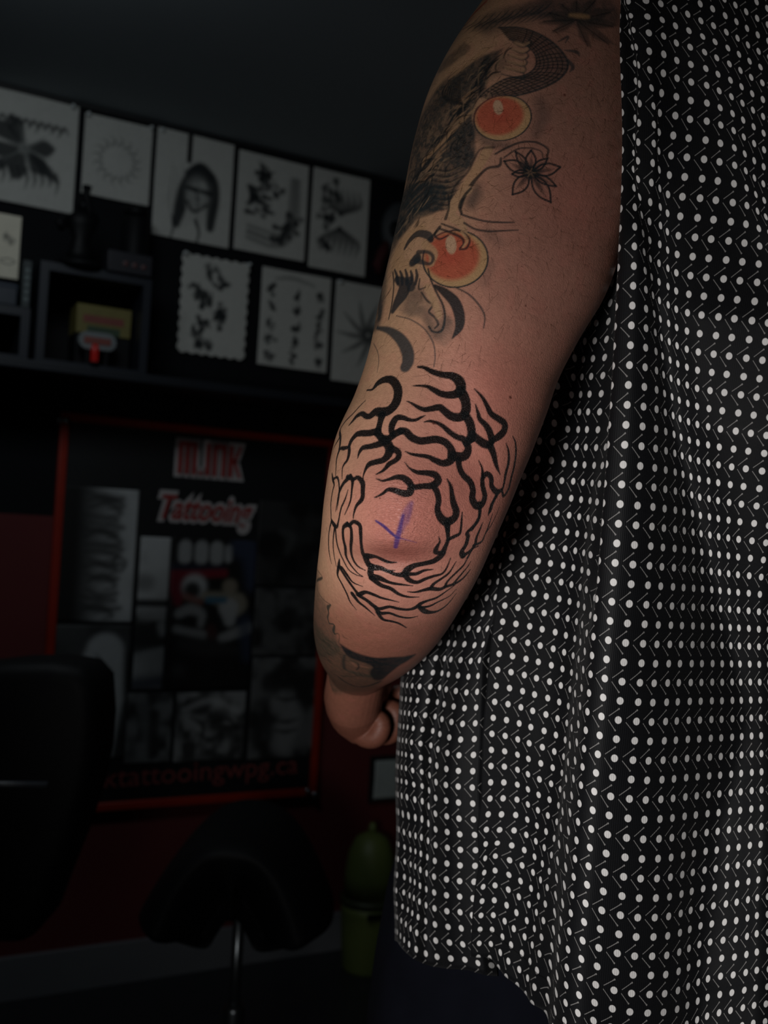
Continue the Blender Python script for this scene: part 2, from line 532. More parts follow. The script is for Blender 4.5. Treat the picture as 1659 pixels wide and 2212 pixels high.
# ------------------------------------------------------------------ the banner in its red frame
M_FRAME = plain('red_lacquer_frame', lin(150, 40, 22), 0.4, vary=0.2, scale=20)
M_VINYL = plain('black_vinyl_print', lin(17, 20, 23), 0.5, vary=0.15, scale=9, bump=0.2)
M_LETRED = plain('red_letter_print', lin(150, 48, 46), 0.5, vary=0.1)
M_LETWHITE = plain('white_letter_print', lin(176, 172, 172), 0.5, vary=0.08)
M_LETDIM = plain('dim_red_letter_print', lin(130, 62, 60), 0.5, vary=0.1)
M_STEEL = plain('polished_steel', lin(165, 168, 172), 0.18, metal=0.9, vary=0.1)

bx0, bx1, bz0, bz1 = quad_local([(122, 897), (712, 944), (690, 1722), (82, 1752)], 0.012)
BW, BH = bx1 - bx0, bz1 - bz0
banner = wall_empty('framed_banner', (bx0 + bx1) / 2, bz0, 0.012)
tag(banner, 'black studio banner with red and white lettering and photos in a thin red frame', 'banner')
FT = 0.022
for nm, a in (('frame_rail', (-BW/2, BW/2, BH - FT, BH)), ('frame_rail', (-BW/2, BW/2, 0, FT)), ('frame_rail', (-BW/2, -BW/2 + FT, FT, BH - FT)), ('frame_rail', (BW/2 - FT, BW/2, FT, BH - FT))):
    MB().box(a[0], a[1], -0.018, 0.004, a[2], a[3]).build(nm, M_FRAME, banner, bevel=0.003)
sheet = MB().box(-BW/2 + FT, BW/2 - FT, -0.006, 0.004, FT, BH - FT).build('printed_panel', M_VINYL, banner)

def b_loc(px, py):
    x, z = wp(px, py, 0.018)
    return x - (bx0 + bx1) / 2, z - bz0

def photo(c, draw, base, n=70):
    q = [b_loc(*p) for p in c]
    x0 = (q[0][0] + q[3][0]) / 2; x1 = (q[1][0] + q[2][0]) / 2; z1 = (q[0][1] + q[1][1]) / 2; z0 = (q[2][1] + q[3][1]) / 2
    o = sheet_mesh('photo_print', x1 - x0, z1 - z0, draw, M_PHOTO, sheet, base, n, None, ((x0 + x1) / 2, -0.0065, z0), warp=0.0)
    return o

G = lambda k: lin(min(235, k * 1.4), min(235, k * 1.43), min(235, k * 1.44))
def tone(seed, lo, hi, sc=6.0):
    def f(cv, a):
        n = vnoise(cv.P, sc, seed) * .65 + vnoise(cv.P, sc * 2.3, seed + 5) * .35
        n = smooth01((n - .25) * 2)
        cv.c = np.array(G(lo)) * (1 - n[:, None]) + np.array(G(hi)) * n[:, None]
    return f

def ph_arm(cv, a):
    n = smooth01((cv.P[:, 0] / a - .15) * 1.3) * (.6 + .4 * vnoise(cv.P, 7, 3))
    cv.c = np.array(G(16)) * (1 - n[:, None]) + np.array(G(138)) * n[:, None]
    r = random.Random(11)
    for k in range(17):
        y = .04 + .055 * k
        st(cv, a, [(.28 + .1 * r.random(), y), (.5 + .1 * r.random(), y + .05 * r.uniform(-1, 1)), (.72 + .14 * r.random(), y + .03), (.6, y + .06)], [.01, .025, .02, .004], G(34), .75, .02)
    st(cv, a, [(.75, .50), (.88, .55), (.80, .62), (.70, .55), (.78, .50)], .012, G(40), .8, .015)
def ph_knee(cv, a):
    tone(9, 34, 52, 3)(cv, a)
    st(cv, a, [(.55, .95), (.58, .55), (.66, .20)], [.16, .20, .14], G(122), 1, .03)
    r = random.Random(4)
    for k in range(12):
        x, y = .5 + .2 * r.random(), .15 + .7 * r.random()
        st(cv, a, [(x, y), (x + .1, y + .07), (x + .05, y + .13)], [.004, .014, .003], G(40), .6, .012)
def ph_window(cv, a):
    cv.c[:] = G(112)
    tone(5, 84, 128, 3)(cv, a)
    st(cv, a, [(.0, .30), (.25, .30)], .06, G(40), .6, .04)
    st(cv, a, [(.0, .42), (1, .42)], .012, G(22), .9, .01); st(cv, a, [(.0, .44), (1, .44)], .02, G(14), .9, .01)
    st(cv, a, [(0, .62), (1, .60)], .11, G(18), .95, .03)
    for k in range(6): st(cv, a, [(.1 + .15 * k, .49), (.16 + .15 * k, .53)], .018, G(92), .8, .012)
    st(cv, a, [(.0, .55), (.4, .56)], .012, G(60), .6, .012)
    st(cv, a, [(.85, .58), (.9, .62)], .03, G(90), .8, .02)
    st(cv, a, [(0, .74), (1, .69)], .02, G(26), .8, .02)
    st(cv, a, [(0, .97), (1, .95)], .05, lin(30, 36, 52), .8, .04)
def ph_studio(cv, a):
    cv.c[:] = G(12)
    for x in (.15, .34, .52, .66): st(cv, a, [(x, .06), (x, .13)], .045 if x < .6 else .025, G(108), .9, .012)
    st(cv, a, [(.84, .04), (.94, .10), (.96, .30)], [.09, .08, .04], lin(52, 62, 84), .8, .05)
    st(cv, a, [(.0, .20), (.6, .20)], .03, lin(30, 34, 50), .9, .02)
    st(cv, a, [(.0, .25), (.62, .225)], .028, lin(112, 18, 36), .95, .012)
    st(cv, a, [(.06, .28), (.1, .42)], [.06, .03], lin(96, 18, 34), .9, .02)
    cv.blot((.28 * a, .32), .085, G(120), .95, 6); cv.blot((.26 * a, .345), .062, G(12), .97, 6)
    cv.blot((.70 * a, .315), .055, lin(126, 118, 104), .95, 6)
    st(cv, a, [(.42, .38), (.62, .40), (.78, .43)], [.03, .05, .08], lin(124, 120, 106), .95, .02)
    st(cv, a, [(.70, .46), (.72, .54)], [.07, .04], G(104), .9, .02)
    st(cv, a, [(.45, .405), (.64, .405)], .022, lin(44, 92, 116), .9, .012)
    st(cv, a, [(.18, .385), (.36, .42)], .02, lin(122, 78, 70), .7, .02)
    st(cv, a, [(.12, .50), (.25, .47), (.38, .50), (.38, .57)], [.03, .035, .03, .02], G(92), .8, .02)
    st(cv, a, [(.1, .60), (.24, .62), (.42, .64)], [.025, .025, .03], G(88), .85, .02)
    st(cv, a, [(.50, .60), (.52, .64)], .035, lin(60, 32, 30), .9, .02)
    st(cv, a, [(.64, .66), (.95, .59)], [.03, .04], G(96), .85, .02)
    st(cv, a, [(.2, .70), (.5, .72), (.8, .74)], [.05, .06, .03], G(30), .8, .04)
    st(cv, a, [(.9, .55), (.96, .78)], [.05, .04], lin(44, 54, 76), .7, .04)
    cv.blot((.15 * a, .87), .05, G(40), .8)
def ph_portrait(cv, a):
    tone(21, 26, 70, 5)(cv, a)
    st(cv, a, [(.25, .25), (.5, .15), (.8, .3)], [.08, .07, .07], G(22), .85, .05)
    st(cv, a, [(.45, .45), (.6, .55), (.5, .85)], [.10, .12, .12], G(92), .7, .06)
    for y in (.40, .62, .72): st(cv, a, [(.38, y), (.55, y + .02), (.72, y)], [.008, .02, .006], G(18), .8, .02)
def ph_lion(cv, a):
    tone(27, 40, 96, 5)(cv, a)
    st(cv, a, [(.1, .25), (.5, .12), (.9, .3)], [.03, .05, .04], G(120), .6, .05)
    for p in ([(.2, .35), (.4, .5), (.35, .75)], [(.5, .45), (.75, .4), (.9, .55)], [(.35, .6), (.5, .7), (.65, .62)]):
        st(cv, a, p, [.01, .04, .01], G(22), .8, .03)
def ph_leg(cv, a):
    tone(31, 30, 80, 4)(cv, a)
    st(cv, a, [(.3, .1), (.45, .5), (.5, .95)], [.10, .09, .05], G(84), .5, .06); st(cv, a, [(.6, .3), (.6, .9)], .07, G(20), .7, .05)
def ph_dark(cv, a):
    tone(41, 12, 34, 4)(cv, a)
    st(cv, a, [(.35, .35), (.5, .42), (.45, .6)], [.03, .07, .03], G(54), .6, .05)
def ph_dark2(cv, a):
    tone(47, 18, 56, 4)(cv, a)
    st(cv, a, [(.3, .5), (.55, .4), (.7, .55)], [.05, .08, .05], G(26), .8, .06)

photo([(140, 1046), (300, 1062), (283, 1343), (120, 1343)], ph_arm, G(60))
photo([(120, 1350), (282, 1350), (268, 1640), (105, 1640)], ph_knee, G(60))
photo([(303, 1158), (362, 1162), (358, 1488), (286, 1492)], ph_window, G(80))
photo([(366, 1160), (552, 1168), (540, 1488), (360, 1490)], ph_studio, G(12))
photo([(560, 1078), (700, 1092), (692, 1266), (552, 1266)], ph_dark, G(20))
photo([(552, 1272), (692, 1272), (688, 1414), (545, 1416)], ph_dark2, G(40))
photo([(545, 1422), (685, 1420), (678, 1634), (535, 1640)], ph_portrait, G(50))
photo([(382, 1496), (530, 1494), (524, 1640), (374, 1645)], ph_lion, G(70))
photo([(276, 1497), (374, 1496), (366, 1645), (268, 1650)], ph_leg, G(50))

def text_mesh(name, body, size, mat, parent, x, z, y, width=None, height=None, shear=0.0, offset=0.0, bold=0.0):
    cu = bpy.data.curves.new(name, 'FONT')
    cu.body = body; cu.size = size; cu.align_x = 'CENTER'; cu.shear = shear; cu.offset = offset + bold
    cu.extrude = 0.0006; cu.resolution_u = 3
    tmp = bpy.data.objects.new('tmp', cu); COL.objects.link(tmp)
    bpy.context.view_layer.update()
    me = bpy.data.meshes.new_from_object(tmp.evaluated_get(bpy.context.evaluated_depsgraph_get()))
    bpy.data.objects.remove(tmp); bpy.data.curves.remove(cu)
    n = len(me.vertices); co = np.empty(n * 3, np.float32); me.vertices.foreach_get('co', co); co = co.reshape(-1, 3)
    x0, x1 = co[:, 0].min(), co[:, 0].max(); y0, y1 = co[:, 1].min(), co[:, 1].max()
    sx = (width / (x1 - x0)) if width else 1.0; sy = (height / (y1 - y0)) if height else sx
    out = np.stack([(co[:, 0] - (x0 + x1) / 2) * sx, -co[:, 2], (co[:, 1] - y0) * sy], -1)
    me.vertices.foreach_set('co', out.astype(np.float32).ravel()); me.update()
    me.materials.clear(); me.materials.append(mat); me.name = name
    o = bpy.data.objects.new(name, me); link(o, parent); o.location = (x, y, z)
    return o

def banner_text(body, pl, pr, pt, pb, shear=0.0, outline=None, mat=M_LETRED, name='lettering', bold=0.0, tilt=0.0):
    a = b_loc(*pl); b = b_loc(*pr); t = b_loc((pl[0] + pr[0]) / 2, pt); u = b_loc((pl[0] + pr[0]) / 2, pb)
    w = b[0] - a[0]; h = t[1] - u[1]; x = (a[0] + b[0]) / 2
    o = text_mesh(name, body, 0.1, mat, sheet, x, u[1], -0.0085, w, h, shear, 0, bold)
    o.rotation_euler = (0, tilt, 0)
    if outline:
        g = text_mesh('lettering_outline', body, 0.1, outline, sheet, x, u[1] - 0.012, -0.0072, w + 0.024, h + 0.024, shear, 0.006, bold)
        g.rotation_euler = (0, tilt, 0)
    return o
def block_word(mat, grow, yoff, name):
    """tall condensed block capitals M . I N K, built from bars"""
    a = b_loc(384, 992); b = b_loc(522, 1000); t = b_loc(450, 958); u = b_loc(450, 1028)
    w = b[0] - a[0]; h = t[1] - u[1]; un = w / 13.6
    X = lambda q: a[0] + q * un
    g = grow
    mb = MB()
    def bar(x0, x1, z0, z1): mb.box(X(x0) - g, X(x1) + g, yoff, yoff + 0.0012, u[1] + z0 * h - g, u[1] + z1 * h + g)
    for x in (0, 1.5, 3.0): bar(x, x + .9, 0, 1)
    bar(0, 3.9, .86, 1)
    bar(4.5, 5.2, 0, .14)
    bar(5.8, 6.7, 0, 1)
    bar(7.3, 8.2, 0, 1); bar(9.2, 10.1, 0, 1); bar(7.3, 9.7, .86, 1)
    bar(10.7, 11.6, 0, 1)
    for s in (1, -1):
        z0, z1 = .5, (1.0 if s > 0 else 0.0)
        V = [(X(11.4) - g, z0 - .08 * s), (X(12.9) - g, z1), (X(13.6) + g, z1), (X(12.2) + g, z0 - .08 * s)]
        poly = [(x, u[1] + z * h + (g * s if i in (1, 2) else 0)) for i, (x, z) in enumerate(V)]
        mb.prism(poly if s < 0 else poly[::-1], yoff, yoff + 0.0012)
    return mb.build(name, mat, sheet)
block_word(M_LETRED, 0.0, -0.0092, 'lettering')
block_word(M_LETWHITE, 0.009, -0.0078, 'lettering_outline')
banner_text('Tattooing', (348, 1100), (545, 1110), 1074, 1142, 0.35, M_LETWHITE, M_LETRED, 'lettering', 0.002)
banner_text('m.inktattooingwpg.ca', (108, 1690), (642, 1664), 1648, 1704, 0, None, M_LETDIM, 'lettering', 0.0, -0.012)
for px, py in ((127, 908), (141, 909), (661, 1706), (676, 1714)):
    x, z = b_loc(px, py)
    mb = MB(); mb.lathe([(0.001, 0), (0.009, 0.0005), (0.009, 0.004), (0.006, 0.007), (0.001, 0.0078)], 16)
    mb.v = [(a + x, -c - 0.018, b + z) for a, b, c in mb.v]
    mb.build('bolt', M_STEEL, banner, True)

# ------------------------------------------------------------------ shelf with its boxes and trinkets
M_SHELF = plain('dark_blue_black_board', lin(20, 25, 33), 0.5, vary=0.2, scale=8)
M_CUBBY = plain('dark_navy_board', lin(19, 25, 36), 0.5, vary=0.2, scale=8)
M_NEARBLACK = plain('near_black_plastic', lin(12, 13, 16), 0.6, vary=0.2, spec=.2)
M_BLACKMETAL = plain('black_enamel_metal', lin(11, 12, 14), 0.55, vary=0.15, spec=.2)

def wloc(px, py, off): return wp(px, py, off)
OFF = 0.24
sx0 = wp(-60, 770, OFF)[0]; sx1 = wp(880, 830, OFF)[0]
sz1 = wp(60, 775, OFF)[1]; sz0 = wp(60, 797, OFF)[1]
shelf = wall_empty('wall_shelf', 0, 0, 0)
tag(shelf, 'long dark wall shelf above the banner', 'shelf')
MB().box(sx0, sx1, -OFF, 0, sz0, sz1).build('board', M_SHELF, shelf, bevel=0.003)
for t in (0.2, 0.75):
    x = sx0 + (sx1 - sx0) * t
    MB().prism([(x - .012, sz0), (x + .012, sz0), (x + .012, sz0 - .10), (x - .012, sz0 - .10)], -0.012, 0.0).build('bracket', M_BLACKMETAL, shelf)

def cubby(px0, px1, pyt, lab, open_w=0.012):
    x0 = wp(px0, 700, OFF)[0]; x1 = wp(px1, 700, OFF)[0]; z1 = wp((px0 + px1) / 2, pyt, OFF)[1]
    e = wall_empty('cubby_box', (x0 + x1) / 2, sz1, 0.005)
    tag(e, lab, 'cubby', 'open cubbies on the shelf')
    w = x1 - x0; h = z1 - sz1; d = OFF - 0.02; t = 0.02
    MB().box(-w/2, -w/2 + t, -d, 0, 0, h).build('side_panel', M_CUBBY, e)
    MB().box(w/2 - t, w/2, -d, 0, 0, h).build('side_panel', M_CUBBY, e)
    MB().box(-w/2 + t, w/2 - t, -d, 0, h - t, h).build('top_panel', M_CUBBY, e)
    MB().box(-w/2 + t, w/2 - t, -d, 0, 0, 0.008).build('bottom_panel', M_CUBBY, e)
    MB().box(-w/2 + t, w/2 - t, -0.01, 0, 0.008, h - t).build('back_panel', M_NEARBLACK, e)
    return e, w, h, x0, x1, z1
c1 = cubby(82, 326, 578, 'wide open cubby on the shelf holding the yellow carton')
c2 = cubby(-50, 66, 655, 'open cubby at the left end of the shelf')

# yellow carton, its pale sign and the red lamp inside the wide cubby
M_YELLOW = plain('ochre_carton', lin(112, 104, 54), 0.6, vary=0.2, scale=30)
M_REDTXT = plain('red_print', lin(120, 62, 54), 0.6)
M_PALE = plain('pale_grey_enamel', lin(116, 122, 124), 0.4)
M_GREENPRINT = plain('green_print', lin(50, 70, 50), 0.6)
def small(name, px0, px1, pyt, pyb, off, depth, mat, label, cat, z0=None, bevel=0.002, group=None):
    a = wp(px0, (pyt + pyb) / 2, off); b = wp(px1, (pyt + pyb) / 2, off)
    zt = wp((px0 + px1) / 2, pyt, off)[1]; zb = wp((px0 + px1) / 2, pyb, off)[1] if z0 is None else z0
    e = wall_empty(name, (a[0] + b[0]) / 2, zb, off)
    tag(e, label, cat, group)
    w = b[0] - a[0]; h = zt - zb
    return e, w, h
floor_z = sz1 + 0.008
e, w, h = small('yellow_carton', 165, 284, 662, 722, 0.16, 0.1, M_YELLOW, 'ochre yellow carton with red lettering inside the wide cubby', 'carton', floor_z)
hb = h * 0.46
MB().box(-w/2, w/2, 0, 0.09, 0, h - hb).build('lower_box', M_NEARBLACK, e, bevel=0.002)
MB().box(-w/2, w/2, 0, 0.09, h - hb, h).build('upper_box', M_YELLOW, e, bevel=0.002)
MB().box(-w*.38, w*.36, -0.001, 0.0, h - hb*.62, h - hb*.36).build('red_print_band', M_REDTXT, e)
MB().box(-w*.30, w*.30, -0.001, 0.0, h - hb*.98, h - hb*.72).build('green_print_band', M_GREENPRINT, e)
e, w, h = small('oval_tin', 168, 251, 716, 752, 0.205, 0.02, M_PALE, 'pale oval tin with a red stripe in front of the yellow carton', 'tin', floor_z)
hh = h
zc_ = h * .70; rr = h * .26
mb = MB(); pts = []
for k in range(24):
    q = 2 * PI * k / 24; pts.append(((w/2 - rr) * (1 if math.cos(q) > 0 else -1) + rr * math.cos(q), zc_ + rr * math.sin(q)))
mb.prism(pts, -0.01, 0.012); mb.build('plate', M_PALE, e, bevel=0.002)
MB().box(-w*.36, w*.34, -0.012, -0.010, zc_ - rr*.35, zc_ + rr*.4).build('red_stripe', M_REDTXT, e)
MB().box(-w*.3, -w*.2, -0.006, 0.008, 0, zc_ - rr*.9).build('support', M_NEARBLACK, e); MB().box(w*.2, w*.3, -0.006, 0.008, 0, zc_ - rr*.9).build('support', M_NEARBLACK, e)
e, w, h = small('red_lamp', 195, 213, 744, 797, 0.222, 0.02, M_PALE, 'small glowing red tube lamp at the front of the wide cubby', 'lamp', floor_z)
M_REDGLOW = plain('glowing_red_glass', lin(120, 22, 20), 0.25, emit=(lin(200, 40, 34), 0.07))
mb = MB(); mb.lathe([(w*.40, 0.006), (w*.46, h*.2), (w*.46, h*.8), (w*.36, h)], 18); mb.build('glass_tube', M_REDGLOW, e, True)
mb = MB(); mb.lathe([(w*.62, 0), (w*.62, 0.006), (w*.5, 0.007)], 18); mb.build('lamp_foot', M_BLACKMETAL, e, True)

# things on top of the wide cubby
top_z = c1[5]
e, w, h = small('control_box', 232, 330, 545, 590, 0.235, 0.1, None, 'black box with three small red dots on top of the wide cubby', 'box', top_z)
MB().box(-w/2, w/2, 0, 0.06, 0, h).build('case', plain('dark_plum_box', lin(24, 24, 32), .5), e, bevel=0.003)
for k in range(3):
    mb = MB(); mb.lathe([(w*.055, 0), (w*.055, .002), (w*.02, .003)], 12); mb.v = [(x + (-.2 + .2*k) * w + .1*w, -z, y + h*.45 - .02*k*h) for x, y, z in mb.v]
    mb.build('indicator_dot', plain('dull_red_dot', lin(84, 50, 50), .5), e)
e, w, h = small('black_statuette', 118, 235, 404, 575, 0.20, 0.1, None, 'black statuette with a raised arm standing on the wide cubby', 'statuette', top_z)
mb = MB(); mb.lathe([(w*.42, 0), (w*.42, h*.05), (w*.34, h*.08)], 24); mb.build('plinth', M_BLACKMETAL, e, True)
mb = MB(); mb.lathe([(w*.26, h*.08), (w*.22, h*.22), (w*.16, h*.36), (w*.27, h*.52), (w*.30, h*.62), (w*.14, h*.70), (w*.08, h*.73)], 20, sy=.7); mb.build('torso', M_BLACKMETAL, e, True)
mb = MB(); mb.ellipsoid((0.0, 0, h*.77), (w*.12, w*.13, h*.075)); mb.build('head', M_BLACKMETAL, e, True)
mb = MB(); mb.tube([(w*.24, 0, h*.60), (w*.10, -.01, h*.72), (w*.02, -.015, h*.90), (w*.03, -.015, h)], [w*.10, w*.08, w*.07, w*.09], 12); mb.build('raised_arm', M_BLACKMETAL, e, True)
mb = MB(); mb.tube([(-w*.24, 0, h*.60), (-w*.40, -.01, h*.45), (-w*.46, -.02, h*.52)], [w*.10, w*.07, w*.08], 12); mb.build('bent_arm', M_BLACKMETAL, e, True)
e, w, h = small('black_canister', 262, 322, 448, 555, 0.09, 0.1, None, 'tall black canister behind the control box on the cubby', 'canister', top_z)
mb = MB(); mb.lathe([(w*.46, 0), (w*.5, h*.03), (w*.5, h*.82), (w*.42, h*.88)], 24); mb.build('body', M_NEARBLACK, e, True)
mb = MB(); mb.lathe([(w*.44, h*.88), (w*.44, h*.97), (w*.3, h)], 24); mb.build('lid', M_BLACKMETAL, e, True)
z2 = c2[5]
e, w, h = small('paperback', 42, 74, 562, 655, 0.225, 0.1, None, 'grey spined paperback standing left of the wide cubby', 'book', z2)
MB().box(-w*.30, w*.30, 0, 0.10, 0, h).build('cover', plain('charcoal_book_cover', lin(50, 58, 60), .6), e, bevel=0.002)
MB().box(-w*.26, w*.26, 0.006, 0.101, 0.002, h + .0012).build('pages', plain('book_pages', lin(120, 116, 104), .8), e)
for k in range(5):
    MB().box(-w*.16, w*.16, -0.001, 0, h*(.14 + .15*k), h*(.23 + .15*k)).build('spine_mark', plain('spine_print', lin(96, 108, 108), .6), e)
e, w, h = small('blue_box', -46, 38, 606, 660, 0.225, 0.1, None, 'dark blue box under the cream sheet at the left edge', 'box', z2)
MB().box(-w/2, w/2, 0, 0.14, 0, h).build('case', plain('dark_blue_card', lin(26, 36, 50), .5), e, bevel=0.003)
MB().box(-w/2 - .002, w/2 + .002, -0.002, 0.142, h*.78, h*.9).build('lid_rim', plain('dark_blue_rim', lin(32, 44, 62), .5), e, bevel=0.002)

# bony mask ornament with a red cloth behind the arm
x, z = wp(856, 500, 0.03)
e = wall_empty('mask_ornament', x, z - 0.10, 0.02)
tag(e, 'grey bony mask with a dark eye hole and red cloth, half behind the arm', 'ornament')
M_BONE = plain('grey_bone', lin(60, 63, 66), .7, vary=.2); M_REDCLOTH = plain('dark_red_cloth', lin(64, 14, 18), .8)
mb = MB(); mb.ellipsoid((0.02, 0.0, 0.11), (0.065, 0.035, 0.085), 26, 16); mb.build('skull', M_BONE, e, True)
mb = MB(); mb.ellipsoid((-0.012, -0.026, 0.10), (0.019, 0.014, 0.026)); mb.build('eye_hole', M_NEARBLACK, e, True)
mb = MB(); mb.ellipsoid((0.048, -0.026, 0.10), (0.019, 0.014, 0.026)); mb.build('eye_hole', M_NEARBLACK, e, True)
mb = MB(); mb.ellipsoid((0.02, -0.012, 0.035), (0.036, 0.026, 0.03)); mb.build('jaw', M_BONE, e, True)
mb = MB(); mb.tube([(-.02, 0, .07), (-.04, -.004, 0.03), (-.05, -.004, -.01), (-.045, 0, -.035)], [.012, .018, .02, .008], 12); mb.build('cloth', M_REDCLOTH, e, True)

# ------------------------------------------------------------------ olive bucket, stool and client chair
M_OLIVE = plain('olive_green_plastic', lin(98, 112, 58), .5, vary=.12, scale=14)
M_OLIVE_D = plain('dark_olive_plastic', lin(52, 62, 36), .5)
px_, off_ = 796, 0.16
x, _ = wp(px_, 1950, off_)
e = wall_empty('lidded_bucket', x, 0, off_)
tag(e, 'olive green bucket with a domed lid on the floor by the red wall', 'bucket')
hb = wp(px_, 1778, off_)[1]; r = (wp(850, 1900, off_)[0] - wp(742, 1900, off_)[0]) / 2
mb = MB(); mb.lathe([(r*.78, 0), (r*.84, .01), (r*.96, hb*.40), (r*1.0, hb*.46)], 30); mb.build('body', M_OLIVE, e, True)
mb = MB(); mb.lathe([(r*1.02, hb*.46), (r*1.02, hb*.50), (r*.92, hb*.51)], 30); mb.build('rim', M_OLIVE_D, e, True)
mb = MB(); mb.lathe([(r*.92, hb*.51), (r*.90, hb*.66), (r*.80, hb*.80), (r*.55, hb*.90), (r*.15, hb*.94)], 30); mb.build('lid', M_OLIVE, e, True)
mb = MB(); mb.lathe([(r*.18, hb*.93), (r*.14, hb*.97), (r*.10, hb)], 20); mb.build('lid_knob', M_OLIVE, e, True)
mb = MB(); mb.box(-r*.5, r*.55, -r*1.02, -r*.9, hb*.40, hb*.44); mb.build('handle_slot', M_NEARBLACK, e)

M_VINYLBLACK = plain('black_vinyl_upholstery', lin(13, 14, 16), .62, vary=.2, scale=25, bump=.2, spec=.2)
M_CHROME = plain('dull_chrome', lin(120, 126, 130), .3, metal=.9, vary=.1)
SD = 1.75
pc = at(522, 1890, SD)
stool = empty('saddle_stool', (pc.x, pc.y, 0))
tag(stool, 'black saddle stool on a steel post in front of the banner', 'stool')
zs = pc.z
NU, NV = 44, 28
V = []
for i in range(NV):
    v = -1 + 2 * i / (NV - 1)
    for j in range(NU):
        u = -1 + 2 * j / (NU - 1)
        k = math.sqrt(max(0, 1 - v * v))
        X = 0.168 * u * (0.62 + 0.38 * k) ; Y = 0.17 * v
        Z = zs + 0.082 - 0.15 * abs(u) ** 2.6 + 0.03 * v * v - 0.03 * abs(v) ** 6
        V.append((X, Y, Z))
seat = mesh_obj('seat', V, grid_faces(NV, NU), M_VINYLBLACK, stool, True)
s = seat.modifiers.new('pad', 'SOLIDIFY'); s.thickness = 0.125; s.offset = -1
s = seat.modifiers.new('round', 'SUBSURF'); s.levels = 1; s.render_levels = 2
pz = zs - 0.03
mb = MB(); mb.lathe([(.055, pz - .02), (.05, pz + .02), (.03, pz + .025)], 20); mb.build('seat_plate', M_BLACKMETAL, stool, True)
mb = MB(); mb.lathe([(.010, .30), (.010, pz)], 18); mb.build('piston', M_CHROME, stool, True)
mb = MB(); mb.lathe([(.019, .08), (.019, .40), (.0145, .41)], 18); mb.build('post_sleeve', M_CHROME, stool, True)
mb = MB(); mb.tube([(.03, 0, pz - .01), (-.10, -.02, pz - .05), (-.135, -.03, pz - .07)], [.006, .006, .009], 10); mb.build('height_lever', M_BLACKMETAL, stool, True)
for k in range(5):
    q = k * 2 * PI / 5 + .3
    mb = MB(); mb.tube([(0, 0, .095), (.14 * math.cos(q), .14 * math.sin(q), .085), (.26 * math.cos(q), .26 * math.sin(q), .066)], [.022, .018, .013], 12)
    leg = mb.build('star_leg', M_BLACKMETAL, stool, True)
    mb = MB(); mb.lathe([(.010, -.011), (.028, -.010), (.028, .010), (.010, .011)], 18)
    mb.v = [(.26 * math.cos(q) + x_ * math.cos(q), .26 * math.sin(q) + x_ * math.sin(q) + z_ * 0.0 + 0, .0285 + y_) for x_, y_, z_ in mb.v]
    mb = MB(); mb.ellipsoid((.26 * math.cos(q), .26 * math.sin(q), .027), (.027, .018, .027), 18, 12)
    mb.build('caster', M_NEARBLACK, leg, True)

# client chair at the lower left, mostly out of the frame
CD = 1.45
M_GLINT = plain('grey_glint', lin(60, 64, 70), .4)
pb = at(70, 1660, CD)
chair = empty('client_chair', (pb.x, pb.y, 0))
tag(chair, 'large black padded client chair cut by the left edge of the picture', 'chair')
ztop = at(120, 1432, CD).z; zseat = 0.50
def slab(name, x0, x1, y0, y1, z0, z1, r=0.05, lean=0.0):
    mb = MB(); mb.box(x0, x1, y0, y1, z0, z1)
    o = mb.build(name, M_VINYLBLACK, chair, True)
    b = o.modifiers.new('round', 'BEVEL'); b.width = r; b.segments = 5; b.limit_method = 'NONE'
    return o
back_px = [(-150, 1500), (-90, 1445), (20, 1432), (110, 1430), (176, 1440), (206, 1474), (212, 1560), (206, 1640), (190, 1720), (158, 1820), (118, 1920), (78, 2030), (-150, 2030)]
poly = []
for x_, y_ in back_px:
    q = at(x_, y_, CD); poly.append((q.x - pb.x, q.z))
mb = MB(); mb.prism(poly[::-1], -.02, .12)
o = mb.build('backrest', M_VINYLBLACK, chair, True)
bv = o.modifiers.new('round', 'BEVEL'); bv.width = .025; bv.segments = 4; bv.limit_method = 'ANGLE'; bv.angle_limit = math.radians(50)
slab('seat', -.62, -.14, -.55, .02, .40, .54, .05)
slab('armrest', -.26, -.16, -.50, -.03, .64, .72, .03)
mb = MB(); mb.tube([(-.20, -.022, ztop - .175), (-.06, -.024, ztop - .172), (.03, -.022, ztop - .168)], .005, 8); mb.build('glint_strip', M_GLINT, chair, True)  # glint across the backrest, built as a paler strip
mb = MB(); mb.prism([(-.50, .40), (-.22, .40), (-.26, .05), (-.46, .05)], -.35, -.10); mb.build('pedestal', M_BLACKMETAL, chair)
mb = MB(); mb.lathe([(.30, 0), (.30, .03), (.26, .05)], 28, (-.36, -.22, 0)); mb.build('base_plate', M_BLACKMETAL, chair, True)
mb = MB(); mb.box(-.225, -.195, -.45, -.42, .46, .66); mb.build('armrest_post', M_BLACKMETAL, chair)
# ------------------------------------------------------------------ the person: arm, hand and trunk as one body
person = empty('person', (at(1330, 2100, 0.92).x, at(1330, 2100, 0.92).y, 0))
tag(person, 'person seen from behind in a black dotted shirt, tattooed left arm bent forward', 'person')

